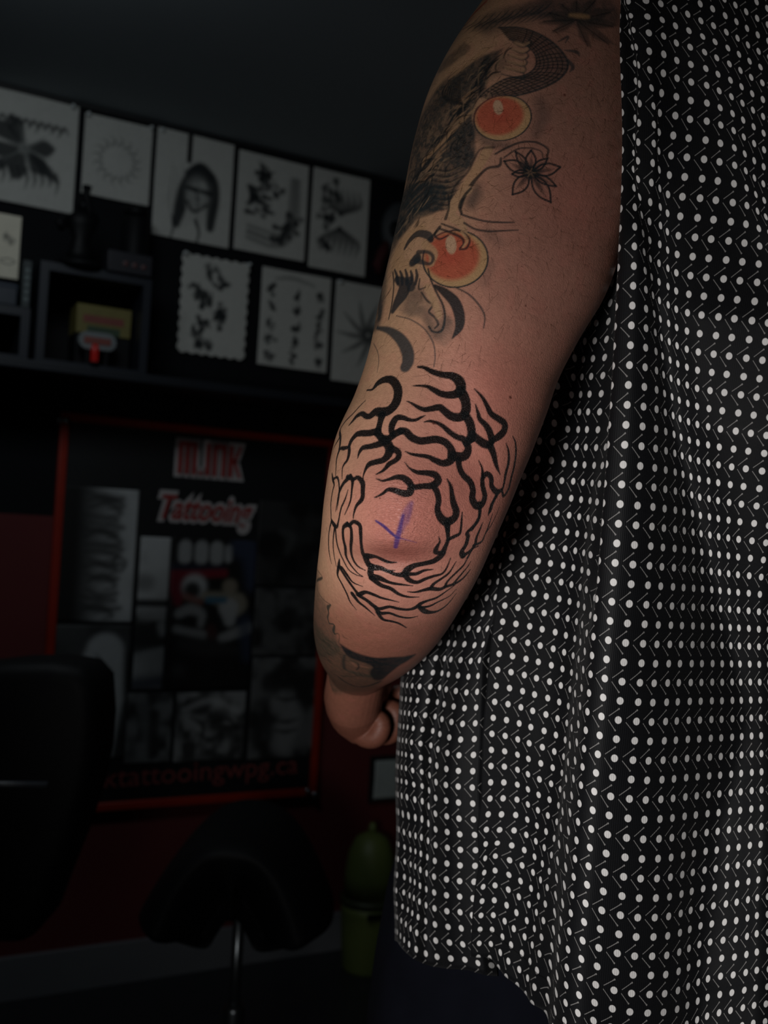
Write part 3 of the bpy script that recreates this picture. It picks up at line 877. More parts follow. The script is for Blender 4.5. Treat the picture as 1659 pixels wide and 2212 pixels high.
# ring: left edge, right edge (pixels), depth of the axis, half thickness
RINGS = [
 ((1300, -420), (1620, -270), 0.700, 0.062),
 ((1215, -250), (1540, -110), 0.690, 0.060),
 ((1130, -110), (1450,   10), 0.684, 0.058),
 ((1050,    0), (1392,  110), 0.680, 0.055),
 (( 978,  100), (1384,  225), 0.678, 0.054),
 (( 926,  200), (1378,  330), 0.676, 0.053),
 (( 893,  310), (1366,  435), 0.674, 0.052),
 (( 870,  425), (1342,  535), 0.672, 0.051),
 (( 843,  545), (1306,  640), 0.668, 0.050),
 (( 818,  655), (1250,  735), 0.664, 0.050),
 (( 797,  760), (1206,  820), 0.660, 0.049),
 (( 766,  855), (1179,  897), 0.656, 0.049),
 (( 724,  950), (1147,  980), 0.652, 0.049),
 (( 702, 1065), (1108, 1068), 0.652, 0.050),
 (( 692, 1165), (1058, 1168), 0.664, 0.050),
 (( 684, 1240), (1014, 1245), 0.690, 0.048),
 (( 679, 1302), ( 974, 1310), 0.725, 0.045),
 (( 678, 1350), ( 936, 1358), 0.765, 0.040),
 (( 685, 1386), ( 900, 1392), 0.805, 0.035),
 (( 697, 1412), ( 868, 1418), 0.840, 0.030),
 (( 708, 1432), ( 846, 1438), 0.870, 0.027),
]
R_ = np.array([(l[0], l[1], r[0], r[1], d, t) for l, r, d, t in RINGS], float)
S_ = catmull(R_, 12)
PL = at_np(S_[:, 0], S_[:, 1], S_[:, 4]); PR = at_np(S_[:, 2], S_[:, 3], S_[:, 4])
Cn = (PL + PR) / 2; Wv = (PR - PL) / 2
T = np.gradient(Cn, axis=0); T /= np.linalg.norm(T, axis=1)[:, None]
Bv = np.cross(T, Wv); Bv /= np.linalg.norm(Bv, axis=1)[:, None]
toc = np.array(CAM_O) - Cn
Bv *= np.sign(np.sum(Bv * toc, axis=1))[:, None]
NA = 110
ang = np.linspace(0, 2 * PI, NA, endpoint=False)
ca = np.cos(ang); sa = np.sin(ang)
ca2 = np.sign(ca) * np.abs(ca) ** 0.94; sa2 = np.sign(sa) * np.abs(sa) ** 0.94
ARM = Cn[:, None, :] + ca2[None, :, None] * Wv[:, None, :] + sa2[None, :, None] * Bv[:, None, :] * S_[:, 5][:, None, None]
ARM = ARM.reshape(-1, 3)

def bulge(P, px, py, sx, sy, amount, rot=0.0, front=True):
    x, y, d = to_px(P)
    dx, dy = x - px, y - py
    c, s = math.cos(rot), math.sin(rot)
    u, v = (dx * c + dy * s) / sx, (-dx * s + dy * c) / sy
    g = np.exp(-(u * u + v * v))
    if front:
        ring = np.repeat(np.arange(len(Cn)), NA)
        side = np.sum((P - Cn[ring]) * Bv[ring], axis=1) / S_[ring, 5]
        g = g * smooth01(side * 2.5)
    view = np.array(CAM_O) - P; view /= np.linalg.norm(view, axis=1)[:, None]
    return P + view * (g * amount)[:, None]

ARM = bulge(ARM, 868, 1100, 120, 95, 0.013)                # point of the elbow
ARM = bulge(ARM, 862, 1165, 95, 30, 0.004)
ARM = bulge(ARM, 850, 1208, 125, 24, -0.0045)              # crease below it
ARM = bulge(ARM, 1075, 905, 90, 110, 0.004)                # outer epicondyle side
ARM = bulge(ARM, 1080, 640, 150, 230, 0.005, 0.2)          # triceps
ARM = bulge(ARM, 960, 860, 60, 90, -0.003)                 # tendon hollow above the elbow
ARM = bulge(ARM, 1030, 1010, 50, 60, -0.0025)
arm_faces = [tuple(f) for f in grid_faces(len(Cn), NA, True)]
arm_faces += [tuple(range(NA))[::-1], tuple((len(Cn) - 1) * NA + k for k in range(NA))]
bvh = BVHTree.FromPolygons([tuple(p) for p in ARM], arm_faces)

hand = MB()
hand.add([tuple(p) for p in ARM], arm_faces)
def chain(pts, rad, n=32):
    P = [at(x, y, d) for x, y, d in pts]
    Q = catmull(np.array([tuple(p) for p in P]), 5)
    rr = np.interp(np.linspace(0, 1, len(Q)), np.linspace(0, 1, len(rad)), rad)
    # rounded ends
    a = Q[0] - (Q[1] - Q[0]) / np.linalg.norm(Q[1] - Q[0]) * rr[0] * .8
    b = Q[-1] + (Q[-1] - Q[-2]) / np.linalg.norm(Q[-1] - Q[-2]) * rr[-1] * .8
    Q = np.vstack([a, Q, b]); rr = np.concatenate([[rr[0] * .45], rr, [rr[-1] * .45]])
    hand.tube([tuple(q) for q in Q], list(rr), n)
# back of the hand and heel of the palm (outer edge of the hand towards us)
chain([(777, 1432, .870), (768, 1480, .892), (764, 1522, .912), (772, 1556, .925)], [.026, .026, .0255, .0215])
chain([(760, 1450, .885), (752, 1505, .905), (762, 1545, .918), (786, 1578, .925)], [.020, .0215, .0205, .0160])
chain([(795, 1440, .885), (800, 1480, .925), (790, 1530, .955)], [.019, .019, .016])
# little, ring, middle and index finger, curled in to the right
chain([(762, 1560, .922), (788, 1588, .916), (812, 1590, .910), (824, 1566, .908), (816, 1547, .910)], [.0112, .0108, .0100, .0090, .0072])
chain([(792, 1562, .942), (828, 1584, .934), (851, 1574, .930), (855, 1542, .928), (840, 1526, .930)], [.0112, .0108, .0102, .0094, .0076])
chain([(806, 1540, .956), (856, 1560, .955), (881, 1540, .950), (880, 1506, .946), (860, 1494, .946)], [.0112, .0106, .0100, .0094, .0078])
chain([(815, 1500, .970), (868, 1512, .976), (893, 1486, .976), (886, 1456, .970), (868, 1450, .966)], [.0108, .0104, .0098, .0092, .0076])
# thumb, from the side of the palm across the curled fingers
chain([(808, 1462, .905), (842, 1436, .915), (868, 1432, .925), (882, 1452, .930)], [.0130, .0118, .0104, .0085])

tmp = hand.build('body_base', None)
md = tmp.modifiers.new('remesh', 'REMESH'); md.mode = 'VOXEL'; md.voxel_size = 0.0006; md.use_smooth_shade = True
bpy.context.view_layer.update()
ev = tmp.evaluated_get(bpy.context.evaluated_depsgraph_get())
me = ev.to_mesh()
NVT = len(me.vertices)
VB = np.empty(NVT * 3, np.float32); me.vertices.foreach_get('co', VB); VB = VB.reshape(-1, 3).astype(float)
lt = np.empty(len(me.polygons), np.int32); me.polygons.foreach_get('loop_total', lt)
li = np.empty(len(me.loops), np.int32); me.loops.foreach_get('vertex_index', li)
FB = li.reshape(-1, 4) if np.all(lt == 4) else None
ED = np.empty(len(me.edges) * 2, np.int32); me.edges.foreach_get('vertices', ED); ED = ED.reshape(-1, 2)
ev.to_mesh_clear()
bpy.data.objects.remove(tmp)
deg = np.bincount(ED.ravel(), minlength=NVT).astype(float)
for it in range(6):
    acc = np.stack([np.bincount(ED[:, 0], VB[ED[:, 1], k], NVT) + np.bincount(ED[:, 1], VB[ED[:, 0], k], NVT) for k in range(3)], -1)
    VB = VB * .5 + .5 * acc / deg[:, None]

# ---- skin colour and tattoos, laid on the surface in place
SKIN_TAN = lin(192, 152, 118)
SKIN_PINK = lin(198, 136, 120)
SKIN_RED = lin(194, 110, 100)
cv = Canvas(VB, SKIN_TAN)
PXV, PYV, DV = to_px(VB)

def hit(px, py):
    r = ray(px, py).normalized()
    h = bvh.ray_cast(CAM_O, r)
    return h[0]

def skin_blot(px, py, r_px, color, dens, power=2.0, sc=None):
    h = hit(px, py)
    if h is None: return
    cv.blot(tuple(h), r_px * 0.62 / FPX, color, dens, power, sc)

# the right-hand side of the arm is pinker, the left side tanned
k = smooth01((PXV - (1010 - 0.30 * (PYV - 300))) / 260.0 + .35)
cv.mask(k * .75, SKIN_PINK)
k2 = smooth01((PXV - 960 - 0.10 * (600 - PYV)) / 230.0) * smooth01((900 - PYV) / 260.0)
cv.mask(k2 * .85, lin(136, 98, 84))  # shade on the upper arm's right side, put into the skin colour
cv.mask(smooth01((PYV - 1210) / 160.0) * .8, lin(132, 78, 62))  # forearm shade, also painted in as darker skin
skin_blot(900, 1090, 250, SKIN_PINK, .75)
skin_blot(868, 1130, 120, SKIN_RED, .6)
skin_blot(1050, 1060, 130, SKIN_RED, .45)
skin_blot(1075, 850, 120, SKIN_RED, .45)
skin_blot(1180, 640, 150, SKIN_PINK, .4)
skin_blot(1250, 430, 110, SKIN_RED, .25)
skin_blot(880, 1270, 110, SKIN_PINK, .45)
skin_blot(860, 1195, 85, lin(128, 66, 58), .72, 2.0, (1.25, 1.25, .36))  # shade in the crease under the elbow, painted on the skin
n3 = vnoise(VB, 90, 5) * .6 + vnoise(VB, 230, 6) * .4
cv.c *= (0.93 + 0.14 * n3)[:, None]
cv.mask(.10 * smooth01((vnoise(VB, 160, 9) - .55) * 4), SKIN_RED)
# hand: its shade painted in as a darker skin tone
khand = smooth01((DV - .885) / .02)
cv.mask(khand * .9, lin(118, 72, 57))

OLD = lin(46, 52, 54)
def ink(pts, crop, color=OLD, dens=.85, soft=.00035, wet=0.0, per=5, minr=.00022):
    ox, oy, sc = crop
    p = np.array(pts, float)
    if crop in (C1, C2): p[:, 2] = np.where(p[:, 2] < 20, p[:, 2] * 1.35, p[:, 2])
    q = catmull(p, per) if len(p) > 2 else catmull(p, 10)
    run, rad = [], []
    def flush():
        if len(run) > 1: cv.stroke(np.array(run), np.array(rad), color, dens, soft, wet)
        run.clear(); rad.clear()
    for x, y, w in q:
        h = hit(ox + x / sc, oy + y / sc)
        if h is None: flush(); continue
        d = float(-(np.array(h - CAM_O) @ RNP)[2])
        run.append(tuple(h)); rad.append(max(minr, abs(w) / sc / 2 * d / FPX))
    flush()


C1 = (800, 0, 2.765); C2 = (780, 400, 2.765); C3 = (660, 770, 3.318); C4 = (660, 1050, 3.318); C5 = (640, 1350, 4.608)

def blob(x, y, r, crop, color=OLD, dens=.6, soft=.003):
    ink([(x, y, r * 2), (x + 1, y + 1, r * 2)], crop, color, dens, soft, 0, 2)

# --- old grey sleeve on the upper arm: a plain scaled serpent with wash shading and smoke
def wash(pts, crop, dens=.5, soft=.004, color=OLD): ink(pts, crop, color, dens, soft)

def inside(poly, crop, soft_px=5.0):
    """soft inside-mask of a polygon given in crop pixels, for the skin that faces us there"""
    pts = np.array([(crop[0] + x / crop[2], crop[1] + y / crop[2]) for x, y in poly])
    pts = catmull(np.vstack([pts, pts[:1]]), 5)
    lo = pts.min(0) - soft_px; hi = pts.max(0) + soft_px
    sel = np.nonzero((PXV > lo[0]) & (PXV < hi[0]) & (PYV > lo[1]) & (PYV < hi[1]) & FRONT)[0]
    X = PXV[sel]; Y = PYV[sel]
    ins = np.zeros(len(sel), bool); dist = np.full(len(sel), 1e9)
    for i in range(len(pts) - 1):
        (x1, y1), (x2, y2) = pts[i], pts[i + 1]
        if y1 != y2:
            ins ^= ((y1 > Y) != (y2 > Y)) & (X < (x2 - x1) * (Y - y1) / (y2 - y1) + x1)
        dx, dy = x2 - x1, y2 - y1; L2 = dx * dx + dy * dy + 1e-9
        h = np.clip(((X - x1) * dx + (Y - y1) * dy) / L2, 0, 1)
        dist = np.minimum(dist, np.hypot(X - x1 - h * dx, Y - y1 - h * dy))
    sd = np.where(ins, dist, -dist)
    return sel, smooth01((sd + soft_px) / (2 * soft_px))
def fill(poly, crop, dens, color=OLD, soft_px=5.0, grain=.16, seed=3):
    sel, m_ = inside(poly, crop, soft_px)
    n = vnoise(VB[sel], 330, seed) * .5 + vnoise(VB[sel], 900, seed + 1) * .5
    m_ = np.clip(m_ * dens * (1 - grain + 2 * grain * smooth01((n - .25) * 2)), 0, 1)[:, None]
    cv.c[sel] = cv.c[sel] * (1 - m_) + np.array(color) * m_
rN = np.repeat(np.arange(len(Cn)), NA)
kk = np.argmin(np.abs(S_[:, 1][None, :] - np.linspace(-420, 1520, 64)[:, None]), axis=1)
axis_d = np.interp(PYV, (S_[:, 1] + S_[:, 3]) / 2, S_[:, 4])
FRONT = DV < axis_d + .002
fill([(790, 290), (720, 400), (690, 520), (640, 590), (610, 700), (625, 790), (622, 950), (570, 1030), (520, 1130), (470, 1250), (195, 1250), (215, 1080), (250, 880), (300, 700), (370, 570), (440, 480), (560, 400), (680, 330)], C1, .80)
fill([(1050, -10), (1400, -10), (1480, 60), (1480, 140), (1380, 150), (1240, 160), (1100, 130), (960, 100), (820, 130), (700, 190), (610, 170), (700, 80), (860, 30)], C1, .58, soft_px=9)
fill([(560, 250), (600, 290), (520, 360), (440, 420), (400, 430), (450, 350)], C1, .55, soft_px=4)
fill([(480, 0), (300, 0), (170, 160), (110, 420), (70, 640), (60, 860), (110, 840), (150, 640), (160, 480), (230, 330), (340, 180), (440, 100)], C2, .68, soft_px=5)
fill([(330, 560), (470, 700), (560, 860), (500, 960), (430, 900), (360, 800), (240, 770), (230, 690)], C2, .32, lin(86, 86, 78), 7)
wash([(1050, 40, 150), (900, 110, 110), (720, 170, 120)], C1, .35)
wash([(760, 380, 130), (600, 470, 150), (470, 560, 120), (380, 680, 110)], C1, .45)
wash([(560, 800, 150), (470, 880, 150), (560, 930, 120)], C1, .55)
wash([(330, 90, 60), (240, 230, 80), (160, 330, 70)], C2, .55, .003)
# red streak on the far shoulder
ink([(690, 10, 26), (620, 80, 30), (560, 150, 26), (490, 240, 12)], C1, lin(168, 60, 48), .85, .0012)
# scaled coil: outer and inner edge, then crossing rows of scale lines
outer = [(770, 165, 9), (880, 165, 9), (990, 195, 9), (1090, 255, 10), (1160, 330, 10), (1180, 400, 10), (1130, 470, 10), (1040, 520, 10), (940, 555, 9), (820, 580, 8), (690, 590, 6)]
inner = [(830, 235, 7), (930, 270, 7), (985, 330, 7), (985, 400, 7), (920, 450, 7), (810, 470, 7), (720, 520, 6), (650, 580, 5)]
fill([(770, 165), (880, 165), (990, 195), (1090, 255), (1160, 330), (1180, 400), (1130, 470), (1040, 520), (940, 555), (820, 580), (690, 590), (650, 560), (810, 470), (920, 450), (985, 400), (985, 330), (930, 270), (830, 235)], C1, .55, soft_px=3)
ink(outer, C1); ink(inner, C1)
oc = catmull(np.array(outer), 6); ic = catmull(np.array(inner), 8)
for k in range(1, 7):
    f = k / 7
    ii = np.linspace(0, len(ic) - 1, 30); oo = np.linspace(0, len(oc) - 1, 30)
    row = [(ic[int(a)][0] * (1 - f) + oc[int(b)][0] * f, ic[int(a)][1] * (1 - f) + oc[int(b)][1] * f, 5) for a, b in zip(ii, oo)]
    ink(row[::3], C1, lin(34, 38, 40), .8, .0003)
for k in range(3, 27):
    a = ic[int(k / 27 * (len(ic) - 1))]; b = oc[int(min(1, k / 27 + .05) * (len(oc) - 1))]
    ink([(a[0], a[1], 5), ((a[0] + b[0]) / 2 + 8, (a[1] + b[1]) / 2 - 8, 5), (b[0], b[1], 5)], C1, lin(34, 38, 40), .8, .0003)
# belly ribs inside the coil
for k in range(6):
    y = 262 + 38 * k
    ink([(850 - 14 * k, y - 10, 5), (905, y + 18, 9), (960 - 8 * k, y - 2, 8), (950 - 10 * k, y - 26, 4)], C1, OLD, .8, .0004)
for k in range(5):
    y = 255 + 38 * k
    ink([(866 - 14 * k, y, 16), (910, y + 14, 18), (945 - 8 * k, y, 10)], C1, lin(178, 140, 108), .55, .0006)
# mane and smoke: long flowing lines down the left half
rr = random.Random(8)
for k in range(30):
    x0 = 800 - 17 * k + rr.uniform(-20, 20); y0 = 300 + 26 * k + rr.uniform(-20, 20)
    L = rr.uniform(120, 240)
    ink([(x0, y0, 3), (x0 - L * .35, y0 + L * .28, rr.uniform(7, 13)), (x0 - L * .62, y0 + L * .68, rr.uniform(5, 9)), (x0 - L * .75, y0 + L * 1.0, 3)], C1, lin(36, 40, 42), .75, .0004)
for k in range(12):
    x0 = 640 - 30 * k + rr.uniform(-15, 15); y0 = 520 + 58 * k + rr.uniform(-15, 15)
    L = rr.uniform(110, 190)
    ink([(x0, y0, 4), (x0 - L * .4, y0 + L * .35, 14), (x0 - L * .75, y0 + L * .75, 4)], C1, lin(176, 138, 106), .6, .0006)
for p in ([(760, 250, 6), (640, 330, 22), (560, 400, 26), (470, 470, 10)], [(590, 690, 5), (500, 770, 24), (420, 860, 24), (330, 950, 30), (310, 990, 8)], [(700, 580, 5), (640, 640, 14), (540, 720, 10)]):
    ink(p, C1, lin(178, 140, 106), .75, .0008)
for k in range(9):
    ink([(470 + 8 * k, 480 + 3 * k, 4), (430 + 14 * k, 560 + 6 * k, 10), (470 + 16 * k, 620 + 2 * k, 4)], C1, lin(34, 38, 40), .7, .0005)
for k in range(7):
    y = 1000 + 34 * k
    ink([(560, y - 20, 4), (470, y + 20, 9), (370, y + 12, 7), (330, y + 40, 4)], C1, lin(34, 38, 40), .7, .0005)
    ink([(540, y - 5, 3), (460, y + 32, 8), (380, y + 26, 3)], C1, lin(150, 124, 98), .5, .0005)
DK = lin(30, 34, 36); LT = lin(150, 124, 98)
for k in range(70):
    t = rr.random(); x0 = 760 - 520 * t + rr.uniform(-60, 90); y0 = 330 + 830 * t + rr.uniform(-60, 60)
    L = rr.uniform(50, 120); a_ = 2.25 + rr.uniform(-.45, .45)
    ink([(x0, y0, 3), (x0 + L * .5 * math.cos(a_ + .3), y0 + L * .5 * math.sin(a_ + .3), rr.uniform(5, 10)), (x0 + L * math.cos(a_), y0 + L * math.sin(a_), 3)], C1, DK if k % 3 else LT, .75 if k % 3 else .5, .0004)
for k in range(34):                       # small scales on the dark body
    t = rr.random(); x0 = 610 - 60 * t + rr.uniform(-70, 20); y0 = 720 + 230 * t
    ink([(x0 - 9, y0, 3), (x0, y0 + 9, 5), (x0 + 9, y0, 3)], C1, DK, .8, .0003)
for k in range(26):
    t = rr.random(); x0 = 400 - 260 * t + rr.uniform(-40, 40); y0 = 40 + 560 * t + rr.uniform(-30, 30); L = rr.uniform(40, 90)
    ink([(x0, y0, 3), (x0 - L * .25, y0 + L * .5, 8), (x0 - L * .6, y0 + L, 3)], C2, DK if k % 2 else LT, .7, .0004)
# top lines and the dark flower by the shirt edge
for k in range(12):
    x = 1080 - 42 * k
    ink([(x, 20 + 7 * k, 3), (x - 50, 62 + 8 * k, 8), (x - 120, 92 + 9 * k, 4)], C1, OLD, .75, .0004)
    ink([(x + 20, 60 + 6 * k, 3), (x - 26, 92 + 7 * k, 6), (x - 70, 118 + 8 * k, 3)], C1, OLD, .65, .0004)
fc = (1230, 120)
for q, L, w_ in ((-2.9, 190, 60), (-2.3, 150, 50), (-1.6, 140, 60), (-.9, 190, 60), (-.3, 230, 70), (.15, 250, 60), (.65, 280, 60), (1.15, 210, 55), (2.6, 170, 50), (3.05, 220, 40)):
    ink([(fc[0] + 25 * math.cos(q), fc[1] + 20 * math.sin(q), 14), (fc[0] + L * .55 * math.cos(q), fc[1] + L * .5 * math.sin(q), w_), (fc[0] + L * math.cos(q), fc[1] + L * .85 * math.sin(q), 4)], C1, lin(48, 50, 48), .62, .0012)
    ink([(fc[0], fc[1], 3), (fc[0] + L * .9 * math.cos(q + .05), fc[1] + L * .8 * math.sin(q + .05), 5)], C1, lin(30, 32, 34), .8, .0004)
ink([(1195, 90, 20), (1250, 95, 30), (1300, 100, 16)], C1, lin(168, 130, 92), .7, .0012)
# fins on the coil's outer side
for p in ([(1120, 250, 4), (1180, 220, 12), (1165, 255, 4)], [(1160, 300, 4), (1230, 310, 16), (1250, 335, 4)], [(1180, 360, 14), (1210, 400, 26), (1190, 430, 4)]):
    ink(p, C1, OLD, .8, .0005)
# amber orbs: plain glowing balls
ORANGE = lin(188, 90, 68); AMBER = lin(190, 150, 108)
def orb(x, y, rx, ry, crop, tilt=0.0):
    h = hit(crop[0] + x / crop[2], crop[1] + y / crop[2]); d = float(-(np.array(h - CAM_O) @ RNP)[2])
    dx = (PXV - (crop[0] + x / crop[2])) * crop[2]; dy = (PYV - (crop[1] + y / crop[2])) * crop[2]
    c, s = math.cos(tilt), math.sin(tilt)
    u = (dx * c + dy * s) / rx; v = (-dx * s + dy * c) / ry
    near = (np.linalg.norm(VB - np.array(h), axis=1) < 0.07)
    rho = np.sqrt(u * u + v * v); soft = .03
    cv.mask(near * smooth01((1.16 - rho) / soft + .5), OLD)
    cv.mask(near * smooth01((1.10 - rho) / .05 + .5), AMBER)
    g = np.sqrt((u + .10) ** 2 + (v + .12) ** 2)
    cv.mask(near * smooth01((.95 - g) / .26 + .5) * .93, ORANGE)
    cv.mask(near * smooth01((.6 - g) / .5) * .35, lin(180, 70, 58))
    e = np.sqrt(((u + .10) / .20) ** 2 + ((v + .58) / .40) ** 2)
    cv.mask(near * smooth01((1 - e) / .3 + .3) * .85, lin(206, 172, 140))
wash([(1010, 600, 60), (1030, 700, 90), (990, 800, 60)], C1, .4, .004)
wash([(640, 760, 60), (700, 850, 60), (820, 870, 40)], C1, .55, .003)
orb(790, 705, 152, 118, C1, -.18)
wash([(760, 280, 70), (830, 340, 50)], C2, .32, .004)
wash([(760, 480, 60), (740, 580, 50)], C2, .3, .004)
orb(563, 440, 172, 150, C2, -.1)
# twisted vine between the orbs and down to the lower one
vine_a = [(1055, 935, 8), (1060, 890, 10), (990, 850, 10), (900, 850, 10), (820, 880, 10), (745, 920, 9)]
vine_b = [(1030, 940, 6), (1020, 905, 6), (960, 885, 7), (880, 890, 8), (800, 940, 8)]
ink(vine_a, C1, lin(36, 40, 42), .85); ink(vine_b, C1, lin(36, 40, 42), .8)
ink([(700, 900, 60), (640, 1000, 62), (590, 1080, 60), (530, 1180, 60), (500, 1240, 60)], C1, lin(190, 148, 112), .85, .0008)
ink([(780, 945, 10), (770, 990, 14), (700, 1005, 12), (640, 1060, 20), (600, 1110, 26), (560, 1180, 22), (540, 1240, 14)], C1, lin(36, 40, 42), .85, .0005)
ink([(740, 880, 12), (660, 890, 10), (620, 950, 10), (580, 1030, 12), (500, 1120, 10), (470, 1230, 8)], C1, lin(36, 40, 42), .7, .0006)
wash([(640, 1120, 60), (600, 1200, 70)], C1, .5, .004)
ink([(640, 30, 54), (570, 80, 54), (540, 180, 56), (600, 230, 50), (620, 290, 30)], C2, lin(190, 150, 116), .9, .0006)
ink([(655, 20, 12), (620, 60, 14), (590, 120, 16), (600, 170, 12)], C2, lin(36, 40, 42), .85)
ink([(520, 60, 10), (525, 130, 10), (505, 200, 16)], C2, lin(36, 40, 42), .8)
wash([(690, 60, 70), (660, 120, 60)], C2, .45, .004)
ink([(600, 175, 10), (660, 195, 10), (740, 215, 10), (830, 222, 9), (915, 222, 6)], C2, lin(40, 44, 46), .85)
ink([(615, 225, 10), (680, 262, 10), (760, 275, 10), (850, 272, 8), (940, 268, 5)], C2, lin(40, 44, 46), .85)
# curled tendrils over the lower orb
for p in ([(480, 230, 8), (560, 260, 10), (620, 290, 10), (648, 330, 10), (630, 375, 10), (590, 385, 8)], [(470, 260, 10), (540, 285, 12), (600, 315, 12), (612, 350, 10), (588, 378, 8)],
          [(450, 270, 8), (440, 300, 10), (470, 322, 10), (520, 300, 8)], [(400, 330, 16), (440, 290, 20), (470, 250, 16)]):
    ink(p, C2, lin(38, 42, 44), .85, .0004)
ink([(600, 280, 12), (632, 330, 14), (610, 370, 10)], C2, lin(196, 152, 112), .8, .0005)
# smoke shapes left of the lower orb
ink([(360, 260, 60), (270, 330, 90), (220, 420, 110), (230, 500, 120), (300, 480, 110)], C2, lin(188, 148, 112), .95, .001)
ink([(380, 350, 50), (430, 410, 60), (420, 470, 40)], C2, lin(188, 148, 112), .9, .001)
wash([(330, 440, 70), (310, 460, 60)], C2, .95, .0008, lin(46, 50, 54))
ink([(260, 380, 14), (290, 330, 34), (340, 290, 44), (400, 300, 50), (420, 330, 30)], C2, lin(46, 50, 54), .9, .0005)
ink([(340, 400, 30), (400, 400, 16), (430, 430, 22), (410, 470, 20), (330, 450, 40)], C2, lin(46, 50, 54), .85, .0006)
ink([(400, 500, 8), (415, 560, 8), (450, 640, 10), (490, 720, 10), (500, 800, 12), (480, 870, 12), (430, 875, 10), (405, 845, 10)], C2, lin(38, 42, 44), .9)
ink([(360, 640, 8), (395, 690, 10), (430, 715, 12), (405, 755, 10), (440, 790, 10), (460, 830, 12), (440, 855, 8)], C2, lin(38, 42, 44), .85)
ink([(395, 610, 50), (440, 700, 46), (465, 780, 40)], C2, lin(186, 148, 114), .8, .001)
ink([(210, 560, 40), (255, 590, 80), (250, 640, 100), (215, 700, 70), (190, 750, 40)], C2, lin(42, 46, 50), .93, .0008)
ink([(290, 570, 60), (300, 610, 60)], C2, lin(42, 46, 50), .9, .001)
for k in range(5):
    ink([(200 + 32 * k, 505 + 8 * (k % 2), 10), (214 + 30 * k, 545, 16), (220 + 26 * k, 590, 20)], C2, lin(42, 46, 50), .9, .0004)
ink([(350, 560, 8), (345, 620, 9), (385, 610, 6)], C2, lin(38, 42, 44), .8)
wash([(320, 680, 130), (300, 740, 90), (380, 760, 50), (440, 900, 60), (520, 820, 70)], C2, .42, .003)
ink([(190, 520, 10), (195, 600, 9), (185, 700, 10), (165, 800, 8)], C2, lin(38, 42, 44), .85)
wash([(120, 500, 50), (115, 640, 70), (110, 780, 70)], C2, .75, .002)
fill([(300, -10), (480, -10), (505, 90), (440, 165), (340, 205), (255, 290), (185, 345), (150, 335), (195, 200), (250, 90)], C2, .72, soft_px=4)
for k in range(16):
    t = rr.random(); x0 = 450 - 230 * t + rr.uniform(-30, 30); y0 = 20 + 230 * t + rr.uniform(-20, 20); L_ = rr.uniform(40, 80)
    ink([(x0, y0, 3), (x0 - L_ * .3, y0 + L_ * .5, 8), (x0 - L_ * .7, y0 + L_, 3)], C2, DK if k % 3 else LT, .7, .0004)
# crescents and thin arcs
ink([(440, 600, 20), (500, 640, 50), (560, 700, 66), (588, 780, 64), (585, 850, 50), (545, 915, 6)], C2, lin(36, 39, 42), .95, .0005)
ink([(560, 608, 6), (640, 650, 8), (700, 710, 9), (738, 780, 8), (732, 855, 5)], C2, lin(44, 48, 50), .85, .0003)
ink([(95, 852, 22), (170, 870, 46), (235, 920, 70), (275, 990, 80), (280, 1050, 78), (265, 1085, 70)], C2, lin(54, 58, 60), .93, .0008)
ink([(210, 780, 5), (300, 805, 6), (380, 860, 6), (430, 940, 6), (442, 1020, 6), (435, 1085, 5)], C2, lin(54, 58, 60), .8, .0003)
ink([(75, 945, 5), (100, 1000, 5), (105, 1060, 5), (95, 1120, 3)], C2, lin(60, 62, 60), .75, .0003)
# small lotus
LC = lin(34, 37, 40)
lotus_c = (955, 1032)
for (tx, ty), w_ in (((1058, 946), 46), ((868, 906), 44), ((960, 898), 62), ((1110, 1112), 44), ((798, 962), 66), ((846, 1040), 40), ((850, 1162), 78), ((1135, 998), 72), ((1078, 1208), 84)):
    dx, dy = tx - lotus_c[0], ty - lotus_c[1]; L_ = math.hypot(dx, dy); ux, uy = dx / L_, dy / L_; nx, ny = -uy, ux
    pt = lambda f, s: (lotus_c[0] + ux * L_ * f + nx * w_ * .5 * s, lotus_c[1] + uy * L_ * f + ny * w_ * .5 * s)
    ring = [pt(.14, .35), pt(.42, .95), pt(.70, .85), pt(1.0, 0), pt(.70, -.85), pt(.42, -.95), pt(.14, -.35)]
    for half in (ring[:4], ring[3:]):
        ink([(x, y, 9) for x, y in half], C1, LC, .95, .0003)
    ink([pt(.12, 0) + (w_ * .42,), pt(.40, 0) + (w_ * .34,), pt(.66, 0) + (3,)], C1, LC, .70, .0012)
    ink([pt(.2, .1) + (3,), pt(.5, .25) + (5,), pt(.8, .1) + (3,)], C1, LC, .6, .0004)
ink([(930, 1020, 40), (960, 1012, 44), (982, 1040, 40), (945, 1052, 36)], C1, LC, .85, .001)
for q in range(6): ink([(955 + 10 * math.cos(q), 1032 + 9 * math.sin(q), 5), (955 + 34 * math.cos(q), 1032 + 28 * math.sin(q), 3)], C1, lin(150, 116, 90), .6, .0004)

